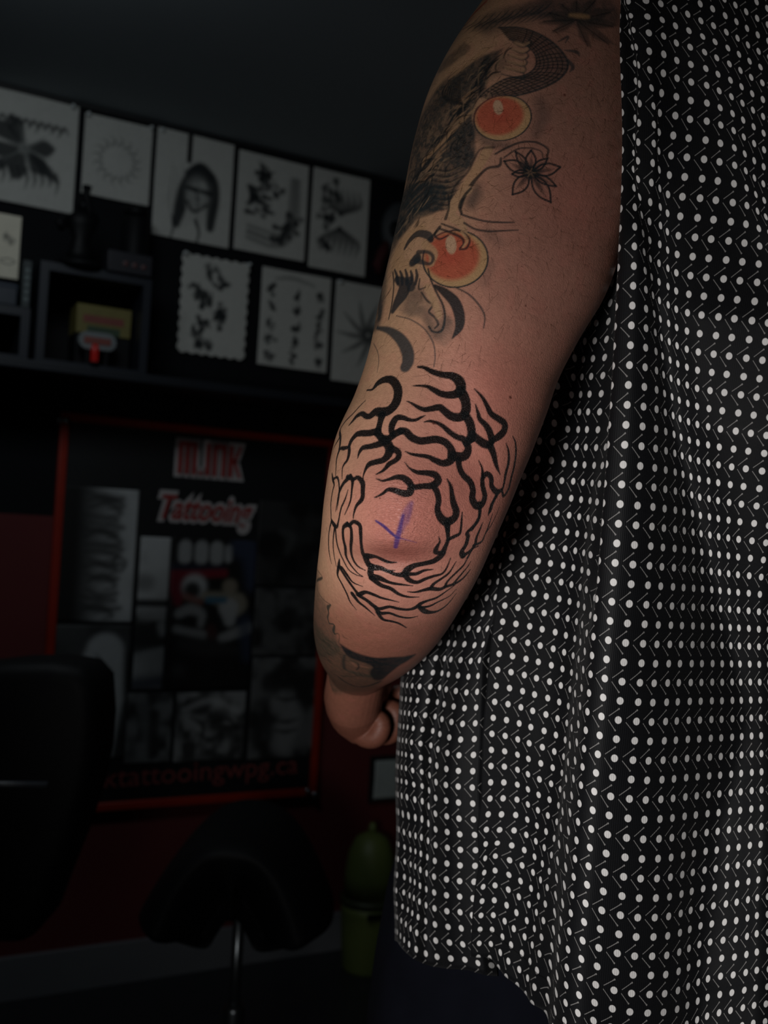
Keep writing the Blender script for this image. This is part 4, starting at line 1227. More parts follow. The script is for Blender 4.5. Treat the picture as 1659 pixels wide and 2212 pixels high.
# --- fresh black flame work round the elbow
BLK = lin(24, 25, 27)
FL3 = [
 [(440,242,10),(480,235,18),(520,190,40),(570,165,48),(620,170,55),(655,215,58),(663,270,58),(645,335,60),(600,385,60),(545,400,70),(505,395,55),(465,425,45),(435,428,38),(405,410,35),(370,425,30),(335,465,18),(310,495,6)],
 [(548,420,56),(535,470,40),(520,530,45),(515,550,50)],
 [(520,535,50),(450,550,45),(400,550,42),(365,560,38),(330,600,32),(312,640,26),(300,652,22),(275,658,28),(250,660,22),(235,690,20),(222,740,14),(218,800,10),(215,850,8)],
 [(312,645,26),(312,690,28),(300,740,22),(275,775,16),(263,810,10),(262,880,5)],
 [(430,315,4),(385,360,8),(340,410,10),(290,460,12),(255,510,14),(245,545,26),(250,580,26),(246,640,20),(240,665,18)],
 [(245,580,18),(205,650,10),(190,700,8),(180,745,4)],
 [(518,550,50),(545,585,50),(575,612,60),(600,650,60),(595,700,55),(560,740,45),(510,755,40),(460,770,38),(435,800,24),(415,850,10),(412,880,7)],
 [(580,605,56),(520,630,45),(460,645,38),(410,655,32),(385,690,20),(373,730,5)],
 [(615,660,50),(660,680,40),(668,715,38),(645,745,35),(600,770,35),(575,800,26),(545,825,18),(505,845,7)],
 [(545,585,44),(600,585,44),(640,555,48),(685,535,46)],
 [(625,560,40),(615,525,40),(625,480,45),(655,440,40),(700,440,34),(745,455,26),(790,455,20),(830,435,14),(855,425,5)],
 [(680,533,46),(720,540,48),(760,580,50),(820,605,50),(880,600,50),(940,595,50),(1000,615,48),(1040,660,50),(1050,710,60),(1035,750,50),(985,765,45),(930,745,40),(880,720,30),(820,710,25),(760,700,18),(715,680,4)],
 [(1060,712,60),(1110,720,60),(1150,705,56),(1166,660,48),(1152,620,46),(1130,592,42),(1080,575,36),(1030,540,34),(985,500,28),(940,475,22),(890,463,16),(850,470,5)],
 [(1150,620,46),(1185,590,54)],
 [(805,75,13),(850,80,22),(910,110,35),(980,130,40),(1050,140,50),(1100,175,65),(1115,225,65),(1095,260,60),(1050,275,50),(980,270,42),(920,240,35),(870,215,22),(820,210,14),(770,210,5)],
 [(1110,250,70),(1135,290,65),(1150,340,60),(1145,400,60),(1110,435,55),(1050,430,55),(1000,395,48),(960,365,45),(900,375,38),(850,380,32),(800,360,24),(760,335,14),(725,320,5)],
 [(1145,420,55),(1175,470,55),(1190,530,55),(1188,585,60)],
 [(1195,560,50),(1230,590,50),(1280,625,55),(1320,632,48),(1345,600,40),(1390,570,50),(1425,530,48),(1425,480,45),(1380,445,42),(1330,410,38),(1300,350,30),(1265,290,20),(1210,232,6)],
 [(1335,600,45),(1320,540,45),(1290,490,38),(1250,450,30),(1235,400,20),(1217,340,5)],
 [(1320,635,50),(1345,690,42),(1360,750,34),(1375,800,22),(1395,845,4)],
 [(1095,740,42),(1105,800,40),(1130,850,42),(1180,900,45),(1200,960,45),(1195,1020,50),(1225,1070,50),(1265,1060,45),(1285,1000,40),(1270,930,36),(1270,870,32),(1300,842,36),(1330,870,36),(1335,930,36),(1370,970,40),(1410,950,20),(1425,900,18),(1435,840,24),(1455,760,22),(1455,680,16),(1437,620,4)],
 [(1270,870,25),(1265,800,14),(1240,745,4)],
 [(1380,975,30),(1350,1030,24),(1325,1080,20),(1310,1140,8)],
 [(1485,570,5),(1505,620,14),(1508,700,18),(1495,790,20),(1475,870,22),(1455,950,22),(1420,1000,20),(1408,960,20)],
 [(1250,1080,32),(1248,1130,26),(1235,1180,22),(1190,1244,20)],
 [(712,758,4),(745,800,12),(800,830,30),(870,835,38),(930,850,48),(950,890,50),(910,925,45),(840,930,38),(770,935,40),(740,900,48),(700,870,42),(650,865,34),(600,880,22),(550,890,14),(505,875,4)],
 [(760,930,45),(745,975,48),(700,980,45),(640,960,36),(590,955,26),(550,985,18),(495,1012,7)],
 [(920,930,45),(945,980,42),(955,1040,40),(945,1090,42),(965,1150,50),(1010,1185,60),(1065,1160,55),(1080,1110,50),(1060,1050,45),(1050,990,35),(1040,930,24),(1015,878,7)],
 [(1015,1190,50),(1020,1250,34)],
 [(345,880,26),(375,868,28),(408,905,38),(410,960,36),(405,1020,34),(365,1070,22),(345,1130,12),(342,1160,7)],
 [(320,860,36),(275,905,26),(250,950,24),(235,1000,14),(225,1060,10),(215,1110,4)],
 [(300,865,32),(335,880,30),(332,950,18),(320,1040,14),(280,1135,4)],
 [(190,840,12),(195,880,24),(205,920,16),(195,960,12),(182,1050,12),(183,1160,10)],
 [(195,880,16),(228,868,18),(240,920,14),(240,1000,12),(225,1100,5)],
]
FL4 = [
 [(183,235,10),(200,272,34),(225,290,24),(238,240,14),(255,160,14),(285,90,12),(305,25,4)],
 [(185,255,18),(170,320,12),(165,400,12),(170,480,10),(185,555,4)],
 [(210,290,22),(200,360,12),(198,430,10),(205,500,8),(220,575,4)],
 [(215,310,14),(222,390,14),(240,460,12),(270,530,10),(310,600,8),(360,635,6),(410,650,3)],
 [(300,272,34),(270,300,26),(270,370,24),(285,440,24),(290,500,18),(320,560,12),(370,620,8),(410,648,3)],
 [(300,275,30),(325,300,26),(330,370,28),(325,440,22),(335,510,16),(370,570,12),(428,605,3)],
 [(315,280,26),(345,256,26),(388,280,32),(395,340,30),(400,420,22),(415,490,30),(450,500,50),(500,505,30),(560,530,26),(600,545,18),(655,547,5)],
 [(430,505,45),(445,550,40),(480,580,45),(540,588,30),(590,610,22),(640,604,4)],
 [(590,608,22),(640,632,24),(700,635,40),(730,600,45),(780,570,34),(850,555,32),(920,535,40),(970,500,45),(1000,440,34),(1020,390,28),(1020,330,32),(1015,270,44)],
 [(955,362,5),(962,400,14),(940,440,30),(935,475,34),(985,480,42)],
 [(1020,385,28),(1070,360,26),(1105,340,22),(1115,290,18),(1120,230,14),(1123,185,5)],
 [(470,575,40),(470,640,45),(530,660,40),(600,690,24),(680,705,18),(770,715,4)],
 [(475,660,44),(540,710,34),(610,735,30),(670,775,24),(740,795,16),(815,795,4)],
 [(715,640,40),(745,675,36),(800,690,28),(860,665,24),(920,645,20),(975,630,16),(1010,590,12),(1040,515,4)],
 [(720,628,30),(790,630,24),(850,605,18),(915,598,4)],
 [(730,757,5),(790,760,16),(850,745,26),(900,735,34),(960,740,30),(1010,720,26),(1070,700,24),(1130,660,18),(1180,600,10)],
 [(900,730,30),(920,700,22),(980,660,18),(1030,620,14),(1080,540,4)],
 [(1000,720,24),(1020,680,16),(1080,620,16),(1130,570,14),(1160,520,8)],
 [(1060,700,20),(1110,640,16),(1160,580,10),(1185,540,4)],
 [(1130,500,44),(1120,470,36),(1150,420,32),(1165,360,30),(1158,335,26),(1210,280,24),(1245,220,24),(1250,165,26),(1245,130,40)],
 [(1130,500,32),(1180,465,26),(1215,420,24),(1225,370,22),(1250,310,16),(1270,260,5)],
 [(1205,425,22),(1260,400,18),(1285,350,14),(1310,290,12),(1340,200,4)],
 [(1310,195,8),(1325,180,18),(1345,120,18),(1372,60,24)],
 [(1290,340,10),(1330,280,8),(1370,200,5),(1388,150,3)],
 [(1160,515,16),(1200,450,12),(1240,430,8)],
 [(243,525,10),(240,575,30),(265,590,20),(300,640,20),(340,690,12),(410,720,3)],
 [(235,585,28),(230,640,16),(260,700,14),(295,770,14),(320,830,10),(365,888,3)],
 [(255,600,20),(300,670,22),(350,740,22),(380,780,32)],
 [(335,770,30),(345,785,32),(380,830,24),(430,870,18),(495,927,4)],
 [(390,775,34),(430,760,28),(480,775,26),(540,800,20),(600,815,14),(670,832,4)],
 [(375,780,32),(440,820,30),(490,860,34),(530,880,30),(600,865,26),(670,880,26),(740,885,24),(790,870,30),(830,840,30),(880,820,22),(940,800,18),(1000,760,12),(1070,710,6)],
 [(500,870,30),(535,910,34),(600,910,24),(670,935,20),(740,945,16),(805,933,4)],
 [(515,905,28),(555,955,26),(620,970,22),(670,985,18),(722,1015,7)],
 [(815,865,34),(860,900,42),(910,905,30),(960,890,20),(1020,845,12),(1080,770,5)],
 [(830,870,26),(890,860,20),(950,830,14),(1030,790,8),(1080,740,4)],
]
for crop_, strokes in ((C3, FL3), (C4, FL4)):
    for s_ in strokes:
        ink([(x, y, w * 1.12 + 1.5) for x, y, w in s_], crop_, BLK, .97, .00028, 1.0, minr=.0003)
# purple marker cross on the point of the elbow
PUR = lin(70, 44, 116)
ink([(755, 125, 34), (725, 195, 66), (700, 260, 60), (680, 320, 46)], C4, PUR, .45, .0012)
ink([(765, 115, 16), (750, 190, 20), (735, 270, 14)], C4, PUR, .35, .0012)
ink([(700, 210, 20), (680, 290, 28), (660, 370, 40), (645, 440, 30)], C4, PUR, .85, .0007)
ink([(505, 250, 16), (560, 287, 24), (620, 342, 24), (660, 372, 22)], C4, lin(58, 36, 110), .93, .0004)
ink([(660, 368, 16), (720, 385, 10), (795, 405, 3)], C4, PUR, .7, .0006)
# moles
for x, y, r_ in ((1102, 858, 3.0), (1219, 205, 2.6), (936, 914, 3.0), (1240, 768, 1.8), (1135, 660, 1.8), (820, 1076, 1.6)):
    ink([(x, y, r_ * 2), (x + 1, y + .6, r_ * 2)], (0, 0, 1.0), lin(84, 40, 32), .85, .0004, per=2)

# --- older landscape piece round the lower forearm
GR = lin(58, 62, 54)
fill([(60, 560), (95, 640), (100, 760), (150, 850), (165, 960), (205, 1020), (235, 1120), (235, 1200), (50, 1200), (40, 900)], C4, .50, GR, 6)
ink([(70, 560, 4), (85, 600, 6), (120, 650, 8), (112, 662, 24), (85, 675, 20), (80, 700, 10), (92, 760, 6), (130, 815, 6), (180, 850, 8)], C4, lin(48, 52, 46), .9, .0006)
ink([(180, 852, 12), (160, 872, 34), (165, 910, 14), (158, 945, 18), (170, 985, 14)], C4, lin(48, 52, 46), .9, .0006)
ink([(170, 985, 10), (205, 995, 18), (200, 1040, 26), (208, 1060, 18)], C4, lin(48, 52, 46), .9, .0006)
ink([(208, 1060, 6), (235, 1058, 6), (242, 1080, 6), (238, 1120, 6)], C4, lin(48, 52, 46), .9, .0005)
fill([(165, -60), (260, 60), (330, 130), (430, 200), (560, 290), (700, 360), (850, 420), (850, 560), (700, 660), (430, 680), (240, 640), (170, 300)], C5, .62, lin(64, 64, 52), 8)
wash([(560, 470, 120), (700, 510, 110), (820, 490, 60)], C5, .5, .004, lin(50, 64, 56))
fill([(425, 180), (540, 250), (670, 300), (800, 325), (950, 320), (1080, 312), (1190, 290), (1120, 350), (1020, 410), (920, 490), (850, 545), (770, 540), (735, 470), (760, 420), (690, 380), (590, 350), (500, 300)], C5, .97, lin(31, 33, 35), 3, .05)
ink([(540, 350, 10), (610, 380, 12), (620, 420, 20), (600, 450, 12)], C5, lin(40, 40, 40), .9, .0008)
ink([(560, 380, 40), (590, 410, 36)], C5, lin(150, 104, 84), .7, .002)
ink([(650, 410, 40), (710, 425, 34)], C5, lin(150, 104, 84), .7, .002)
ink([(480, 300, 30), (470, 380, 40), (480, 440, 40)], C5, lin(44, 46, 44), .8, .0015)
ink([(400, 500, 26), (500, 575, 40), (620, 615, 46), (740, 600, 40), (840, 560, 30)], C5, lin(40, 44, 42), .92, .0012)
ink([(270, 500, 60), (330, 590, 70), (400, 640, 50)], C5, lin(58, 58, 52), .75, .002)

for k in range(26):
    x0 = rr.uniform(190, 460); y0 = rr.uniform(60, 560); L_ = rr.uniform(50, 130)
    ink([(x0, y0, 6), (x0 + L_ * .3, y0 + L_ * .45, 16), (x0 + L_ * .8, y0 + L_ * .7, 5)], C5, lin(40, 42, 36), .6, .0012)
for k in range(8):
    x0 = 420 + 50 * k; ink([(x0, 470 + rr.uniform(-20, 20), 8), (x0 + 40, 510, 22), (x0 + 110, 520 + rr.uniform(-20, 20), 6)], C5, lin(38, 46, 40), .6, .0012)
body_v = VB; body_c = cv.c; body_w = cv.wet
# trunk inside the shirt
trunk = MB()
prof = []
TC = at(1500, 1100, 0.86)
for z, rx, ry in ((0.86, .155, .115), (0.96, .150, .110), (1.10, .140, .100), (1.25, .150, .105), (1.40, .170, .108), (1.50, .165, .095), (1.56, .10, .075), (1.60, .062, .06), (1.66, .058, .056)):
    prof.append((z, rx, ry))
Vt = []
for z, rx, ry in prof:
    for k in range(36):
        q = 2 * PI * k / 36
        Vt.append((TC.x + .05 + rx * math.cos(q), TC.y + .02 + ry * math.sin(q), z))
Ft = [tuple(f) for f in grid_faces(len(prof), 36, True)] + [tuple(range(36))[::-1], tuple((len(prof) - 1) * 36 + k for k in range(36))]
sh0 = at(1460, -345, .70)
mbs = MB(); mbs.add(Vt, Ft)
mbs.tube([tuple(sh0), (TC.x - .02, TC.y, 1.47), (TC.x + .05, TC.y + .02, 1.44)], [.065, .075, .07], 24)
nt_ = len(mbs.v)

me = bpy.data.meshes.new('body')
allv = np.vstack([body_v, np.array(mbs.v)])
nq = len(FB)
me.vertices.add(len(allv)); me.vertices.foreach_set('co', allv.astype(np.float32).ravel())
loops = [FB.ravel()]; tot = [np.full(nq, 4, np.int32)]
for f in mbs.f:
    loops.append(np.array(f) + NVT); tot.append(np.array([len(f)]))
loops = np.concatenate(loops).astype(np.int32); tot = np.concatenate(tot).astype(np.int32)
me.loops.add(len(loops)); me.loops.foreach_set('vertex_index', loops)
me.polygons.add(len(tot))
me.polygons.foreach_set('loop_start', np.concatenate([[0], np.cumsum(tot)[:-1]]).astype(np.int32)); me.polygons.foreach_set('loop_total', tot)
me.update(calc_edges=True)
me.polygons.foreach_set('use_smooth', np.ones(len(tot), dtype=bool))
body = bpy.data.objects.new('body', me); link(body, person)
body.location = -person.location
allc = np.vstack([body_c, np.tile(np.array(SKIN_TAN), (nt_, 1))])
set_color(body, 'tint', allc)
hE = np.array(hit(868, 1125)); dE = VB - hE
set_float(body, 'crease', np.concatenate([np.exp(-np.sum((dE / np.array([.034, .05, .030])) ** 2, axis=1)), np.zeros(nt_)]))
set_float(body, 'wet', np.concatenate([body_w, np.zeros(nt_)]))
body['label'] = 'bare left arm with an old grey sleeve, amber orbs and fresh black flame lines round the elbow'

# skin shader: colour from the skin itself, fine pores and creases, damp fresh ink
m, nt, b = new_mat('tattooed_skin')
L = nt.links.new
a1 = nt.nodes.new('ShaderNodeAttribute'); a1.attribute_name = 'tint'
a2 = nt.nodes.new('ShaderNodeAttribute'); a2.attribute_name = 'wet'
tc = nt.nodes.new('ShaderNodeTexCoord')
def noise(scale, detail=3, dist=0.0, rough=.5):
    n = nt.nodes.new('ShaderNodeTexNoise'); n.inputs['Scale'].default_value = scale; n.inputs['Detail'].default_value = detail
    n.inputs['Distortion'].default_value = dist; n.inputs['Roughness'].default_value = rough
    L(tc.outputs['Object'], n.inputs['Vector']); return n
def maprange(src, a, b_, c, d):
    r = nt.nodes.new('ShaderNodeMapRange'); r.inputs['From Min'].default_value = a; r.inputs['From Max'].default_value = b_
    r.inputs['To Min'].default_value = c; r.inputs['To Max'].default_value = d; L(src, r.inputs['Value']); return r.outputs['Result']
mott = maprange(noise(420, 5, .3).outputs['Fac'], .3, .7, .90, 1.08)
sc = nt.nodes.new('ShaderNodeVectorMath'); sc.operation = 'SCALE'
L(a1.outputs['Color'], sc.inputs[0]); L(mott, sc.inputs['Scale']); L(sc.outputs['Vector'], b.inputs['Base Color'])
vor = nt.nodes.new('ShaderNodeTexVoronoi'); vor.inputs['Scale'].default_value = 900; L(tc.outputs['Object'], vor.inputs['Vector'])
h1 = maprange(vor.outputs['Distance'], 0, .6, 0, 1)
add = nt.nodes.new('ShaderNodeMath'); add.operation = 'ADD'; L(h1, add.inputs[0]); L(maprange(noise(700, 4, .6).outputs['Fac'], 0, 1, 0, 1.6), add.inputs[1])
bp = nt.nodes.new('ShaderNodeBump'); bp.inputs['Strength'].default_value = .20; bp.inputs['Distance'].default_value = .0006
L(add.outputs[0], bp.inputs['Height'])
bp2 = nt.nodes.new('ShaderNodeBump'); bp2.inputs['Distance'].default_value = .0008
L(maprange(noise(1500, 2).outputs['Fac'], .45, .7, 0, 1), bp2.inputs['Height']); L(a2.outputs['Fac'], bp2.inputs['Strength']); L(bp.outputs['Normal'], bp2.inputs['Normal'])
a3 = nt.nodes.new('ShaderNodeAttribute'); a3.attribute_name = 'crease'
mp = nt.nodes.new('ShaderNodeMapping'); mp.inputs['Scale'].default_value = (330, 330, 1250); mp.inputs['Rotation'].default_value = (0, .35, 0)
L(tc.outputs['Object'], mp.inputs['Vector'])
cr = nt.nodes.new('ShaderNodeTexNoise'); cr.inputs['Scale'].default_value = 1.0; cr.inputs['Detail'].default_value = 3; cr.inputs['Distortion'].default_value = .8
L(mp.outputs['Vector'], cr.inputs['Vector'])
bp3 = nt.nodes.new('ShaderNodeBump'); bp3.inputs['Distance'].default_value = .0011
L(maprange(cr.outputs['Fac'], .3, .6, 0, 1), bp3.inputs['Height']); L(maprange(a3.outputs['Fac'], 0, 1, 0, .55), bp3.inputs['Strength']); L(bp2.outputs['Normal'], bp3.inputs['Normal'])
L(bp3.outputs['Normal'], b.inputs['Normal'])
L(maprange(a2.outputs['Fac'], 0, 1, .50, .34), b.inputs['Roughness'])
b.inputs['Specular IOR Level'].default_value = .42
body.data.materials.append(m)

# fine hair on the arm, too fine to count
hv, hf = [], []
hr = random.Random(3)
def hair_at(px, py, L_, ang_, lift):
    h = bvh.ray_cast(CAM_O, ray(px, py).normalized())
    if h[0] is None: return
    p, n = h[0], h[1]
    if n.dot(CAM_O - p) < 0: n = -n
    t = (at(px + 10 * math.cos(ang_), py + 10 * math.sin(ang_), .65) - at(px, py, .65)).normalized()
    t = (t - n * t.dot(n)).normalized(); s = n.cross(t)
    bend = hr.uniform(-.5, .5); w = .000065
    base = len(hv)
    for i in range(4):
        f = i / 3
        c = p + t * (L_ * f) + n * (lift * math.sin(f * 2.0) * L_ - .0003 * (i == 0)) + s * (bend * L_ * f * f * .5)
        ww = w * (1 - .75 * f)
        for q in range(3):
            a_ = q * 2.094
            hv.append(tuple(c + (s * math.cos(a_) + n * math.sin(a_)) * ww))
    for i in range(3):
        for q in range(3):
            hf.append((base + i*3 + q, base + i*3 + (q+1) % 3, base + (i+1)*3 + (q+1) % 3, base + (i+1)*3 + q))
for k in range(1100):
    y = hr.uniform(60, 830); f = y / 830
    lx = np.interp(y, [0, 200, 400, 600, 800], [1060, 930, 882, 836, 792]); rx = np.interp(y, [0, 500, 600, 700, 830], [1335, 1330, 1315, 1262, 1200])
    x = hr.uniform(lx, rx)
    if y > 640 and hr.random() < .6: continue
    hair_at(x, y, hr.uniform(.003, .013), hr.gauss(1.9, .7), hr.uniform(.05, .35))
for k in range(160):
    hair_at(hr.uniform(690, 1100), hr.uniform(850, 1380), hr.uniform(.002, .004), hr.gauss(1.8, .6), .2)
hair = mesh_obj('arm_hair', hv, np.array(hf), plain('brown_body_hair', lin(92, 64, 42), .35, vary=.6, scale=60), person, True)
hair.location = -person.location
tag(hair, kind='stuff')
# ------------------------------------------------------------------ the dotted shirt
# positions of printed dots read along the cloth: column -> [(row, x, y)], in pixels; depth is added from the folds
DOTS = {}
def row(v, crop, start, pts, step=1):
    ox, oy, s = crop
    for i, p in enumerate(pts):
        if p is None: continue
        DOTS.setdefault(start + step * i, []).append((v, ox + p[0] / s, oy + p[1] / s))
S1 = 3.95; S2 = 3.318
A = lambda y: (1239, y, S1)
row(-22, A(0), 0, [(408,20),(440,25),(465,20),(618,10),(740,38),(862,78),(973,125),(1086,182),(1195,222),(1306,277),(1402,327),(1490,385),(1580,440)])
row(-20, A(0), 0, [(396,257),(445,270),(510,250),(645,278),(770,305),(877,368),(997,402),(1122,444),(1224,493),(1334,545),(1428,601),(1520,660),(1617,705)])
row(-18, A(0), 0, [(402,510),(452,540),(559,552),(645,600),(768,625),(884,668),(1005,700),(1140,728),(1245,775),(1350,825),(1445,880),(1535,940),(1620,995)])
row(-16, A(200), 0, [(415,12),(468,60),(565,95),(688,115),(728,178),(871,197),(994,229),(1140,244),(1260,276),(1370,325),(1455,380),(1545,435),(1630,488)])
row(-14, A(200), 0, [(421,327),(475,385),(549,425),(690,435),(722,500),(830,540),(968,553),(1115,571),(1247,592),(1380,620),(1474,667),(1545,730),(1620,780)])
row(-12, A(200), 0, [(418,655),(510,650),(547,742),(665,770),(735,820),(802,872),(928,891),(1081,903),(1214,920),(1361,940),(1485,963),(1575,1010),(1640,1060)])
row(-10, A(400), 0, [(407,203),(527,190),(580,255),(642,313),(745,345),(800,400),(892,435),(1037,448),(1173,463),(1324,478),(1460,496),(1593,520),(1710,545)])
row(-8, A(400), 0, [(390,537),(522,523),(600,572),(650,630),(726,668),(808,710),(876,750),(997,775),(1132,790),(1281,803),(1419,817),(1569,830),(1700,850)])
row(-6, A(600), 0, [(375,82),(511,69),(617,101),(674,150),(730,195),(810,232),(878,269),(972,300),(1091,320),(1237,336),(1372,352),(1523,368),(1660,388)])
row(-4, A(600), 0, [(357,417),(495,407),(617,431),(695,467),(748,510),(818,545),(886,580),(968,610),(1064,634),(1196,653),(1327,669),(1475,688),(1612,705),(1750,722)])
row(-2, A(800), 0, [(341,-37),(479,-44),(609,-26),(706,2),(765,38),(832,68),(898,98),(973,125),(1055,154),(1165,173),(1287,190),(1429,210),(1562,229),(1698,248)])
row(0, A(800), 0, [(318,300),(459,295),(595,310),(706,332),(780,358),(849,385),(910,410),(984,437),(1059,460),(1150,480),(1252,500),(1385,518),(1513,537),(1645,555)])
row(2, A(800), 0, [(296,635),(438,636),(578,648),(698,667),(786,687),(861,707),(926,728),(997,750),(1069,770),(1152,788),(1238,805),(1350,822),(1470,838),(1610,858)])
row(4, A(1000), 0, [(271,178),(412,184),(556,195),(683,208),(779,224),(866,240),(935,256),(1008,271),(1078,290),(1159,304),(1235,319),(1329,335),(1432,350),(1562,366),(1690,384)])
row(6, A(1000), 0, [(246,508),(385,519),(531,533),(667,543),(767,556),(864,566),(941,578),(1017,590),(1086,602),(1165,613),(1241,628),(1322,638),(1409,650),(1522,662),(1640,680)])
row(8, A(1200), 0, [(222,45),(356,63),(504,77),(647,87),(750,96),(854,103),(941,111),(1023,118),(1095,127),(1173,134),(1246,143),(1326,153),(1404,162),(1499,170),(1600,181)])
row(10, A(1200), 0, [(199,370),(327,394),(474,412),(619,420),(730,427),(837,431),(928,436),(1019,440),(1097,444),(1181,447),(1253,452),(1332,456),(1410,463),(1495,469),(1580,477)])
row(12, A(1200), 0, [(172,693),(297,722),(442,745),(591,752),(708,757),(818,757),(914,759),(1013,760),(1095,762),(1186,763),(1264,766),(1340,768),(1415,769),(1501,772),(1582,776)])
row(14, A(1400), 0, [(148,223),(267,259),(411,286),(565,295),(684,299),(800,297),(893,295),(997,293),(1087,292),(1180,289),(1265,290),(1351,288),(1424,289),(1508,287),(1587,288)])
row(16, A(1400), 0, [(121,543),(239,582),(379,613),(535,625),(662,630),(783,625),(876,621),(979,614),(1074,613),(1174,608),(1259,607),(1354,602),(1433,599),(1516,595),(1597,594)])
B9 = (1159, 1600, S2); B10 = (1159, 1850, S2); B11 = (1159, 1962, S2)
row(18, B9, 0, [(343,57),(440,97),(557,125),(690,138),(800,143),(905,138),(989,134),(1076,126),(1157,122),(1241,116),(1318,112),(1396,107),(1469,102),(1544,97),(1612,94)])
row(20, B9, 0, [(321,318),(414,363),(529,398),(664,416),(780,424),(889,419),(975,412),(1064,402),(1145,394),(1230,386),(1308,381),(1392,373),(1464,367),(1545,359),(1613,354)])
row(22, B9, 0, [(300,581),(392,632),(508,671),(644,695),(762,706),(876,702),(967,694),(1053,680),(1132,669),(1217,657),(1297,649),(1380,638),(1457,633),(1538,621),(1613,615)])
row(24, B10, 0, [(278,17),(374,69),(487,113),(623,145),(744,158),(862,157),(957,148),(1042,129),(1117,113),(1203,97),(1283,87),(1368,73),(1443,63),(1524,49),(1598,40)])
row(26, B10, 0, [(259,275),(352,335),(466,385),(600,420),(723,437),(846,437),(944,428),(1031,407),(1101,385),(1182,363),(1268,353),(1360,340),(1436,327),(1518,309),(1581,294)])
row(28, B10, 0, [(237,536),(331,602),(444,654),(578,693),(701,714),(827,714),(931,708),(1020,684),(1089,658),(1164,629),(1242,612),(1337,600),(1429,592),(1511,572),(1577,552)])
row(30, B11, 0, [(219,424),(313,493),(422,547),(554,586),(679,609),(810,617),(916,611),(1012,588),(1084,559),(1157,528),(1227,503),(1319,485),(1411,477),(1502,460),(1580,444)])
row(32, B11, 0, [(212,676),(297,748),(407,802),(530,850),(655,872),(780,880),(900,876),(1000,855),(1072,830),(1150,798),(1223,772),(1310,748),(1391,731),(1480,711),(1558,694)])
# the side of the shirt, left of the ridge (columns -1 ... -9)
row(-6, A(600), -3, [(318,220),(207,238)], -1)
row(-4, A(600), -3, [(285,527),(184,538),(98,547)], -1)
row(-2, A(800), -3, [(253,45),(152,53),(74,57),(3,65)], -1)
row(0, A(800), -3, [(226,355),(126,355),(53,357)], -1)
row(2, A(800), -3, [(197,660),(108,657),(33,655)], -1)
B12 = (900, 1000, S1); B13 = (880, 1300, S1); B14 = (840, 1550, S1); B15 = (820, 1750, S1); B16 = (780, 1950, S1)
row(4, B12, -2, [(1560,180),(1503,173),(1423,167),(1340,157),(1242,153),(1140,138),(1025,130),(920,118)], -1)
row(6, B12, -2, [(1523,485),(1467,472),(1391,460),(1305,447),(1200,433),(1098,420),(982,410),(875,397)], -1)
row(8, B12, -2, [(1485,783),(1431,767),(1357,750),(1270,733),(1162,717),(1060,700),(942,687),(832,670)], -1)
row(12, B13, -1, [(1531,268),(1496,195),(1448,170),(1371,142),(1282,117),(1169,95),(1063,70),(945,50),(833,33)], -1)
row(14, B13, -1, [(1505,580),(1465,490),(1419,460),(1341,432),(1247,402),(1135,374),(1030,350),(912,328),(798,308)], -1)
row(20, B14, -1, [(1580,525),(1533,380),(1497,335),(1415,290),(1312,253),(1197,220),(1100,187),(993,157),(880,138)], -1)
row(22, B14, -1, [(1549,810),(1500,660),(1467,612),(1388,565),(1286,528),(1188,483),(1101,445),(988,417),(874,412)], -1)
row(24, B14, -3, [(1440,890),(1360,835),(1275,790),(1190,740),(1098,698),(978,688),(867,692)], -1)
row(26, B15, -3, [(1470,385),(1409,320),(1337,265),(1257,210),(1151,173),(1026,173),(911,167)], -1)
row(26, B10, -1, [(204,212),(153,27)], -1)
row(28, B15, -3, [(1433,660),(1377,595),(1314,530),(1217,470),(1109,427),(985,387),(905,410)], -1)
row(28, B10, -1, [(178,467),(142,280)], -1)
row(30, B10, -1, [(155,727),(128,525)], -1)
row(30, B15, -6, [(1192,738),(1103,675),(988,640),(886,653)], -1)
row(32, B11, -1, [(145,607),(104,400)], -1)
row(32, B16, -3, [(1526,435),(1465,360),(1400,290),(1305,220),(1229,157),(1131,105),(1025,108)], -1)
row(34, B16, -3, [(1480,720),(1425,643),(1352,570),(1258,498),(1190,425),(1110,350),(1010,345)], -1)

def column_curve(lst, V):
    lst = sorted(lst); v = np.array([a[0] for a in lst], float); x = np.array([a[1] for a in lst]); y = np.array([a[2] for a in lst])
    k = min(4, len(v) - 1)
    def ex(q):
        out = np.interp(V, v, q)
        lo = (q[k] - q[0]) / (v[k] - v[0]); hi = (q[-1] - q[-1 - k]) / (v[-1] - v[-1 - k])
        return np.where(V < v[0], q[0] + (V - v[0]) * lo, np.where(V > v[-1], q[-1] + (V - v[-1]) * hi, out))
    return ex(x), ex(y)

V_ = np.arange(-30, 35.01, 1 / 3)
# columns cut by the right edge of the picture carry on at the same spacing
for c in (13, 14):
    have = {a[0] for a in DOTS[c]}
    p1 = {a[0]: a for a in DOTS[c - 1]}; p2 = {a[0]: a for a in DOTS[c - 2]}
    for v in range(-22, 3, 2):
        if v not in have and v in p1 and v in p2:
            DOTS[c].append((v, p1[v][1] + max(22, p1[v][1] - p2[v][1]), p1[v][2] + min(14, p1[v][2] - p2[v][2])))
# the hidden fold behind the small crest at the top edge
t2 = {a[0]: a for a in DOTS[2]}
DOTS[1] = [(v, t2[v][1] - 7, y) if v <= -14 else (v, x, y) for v, x, y in DOTS[1]]
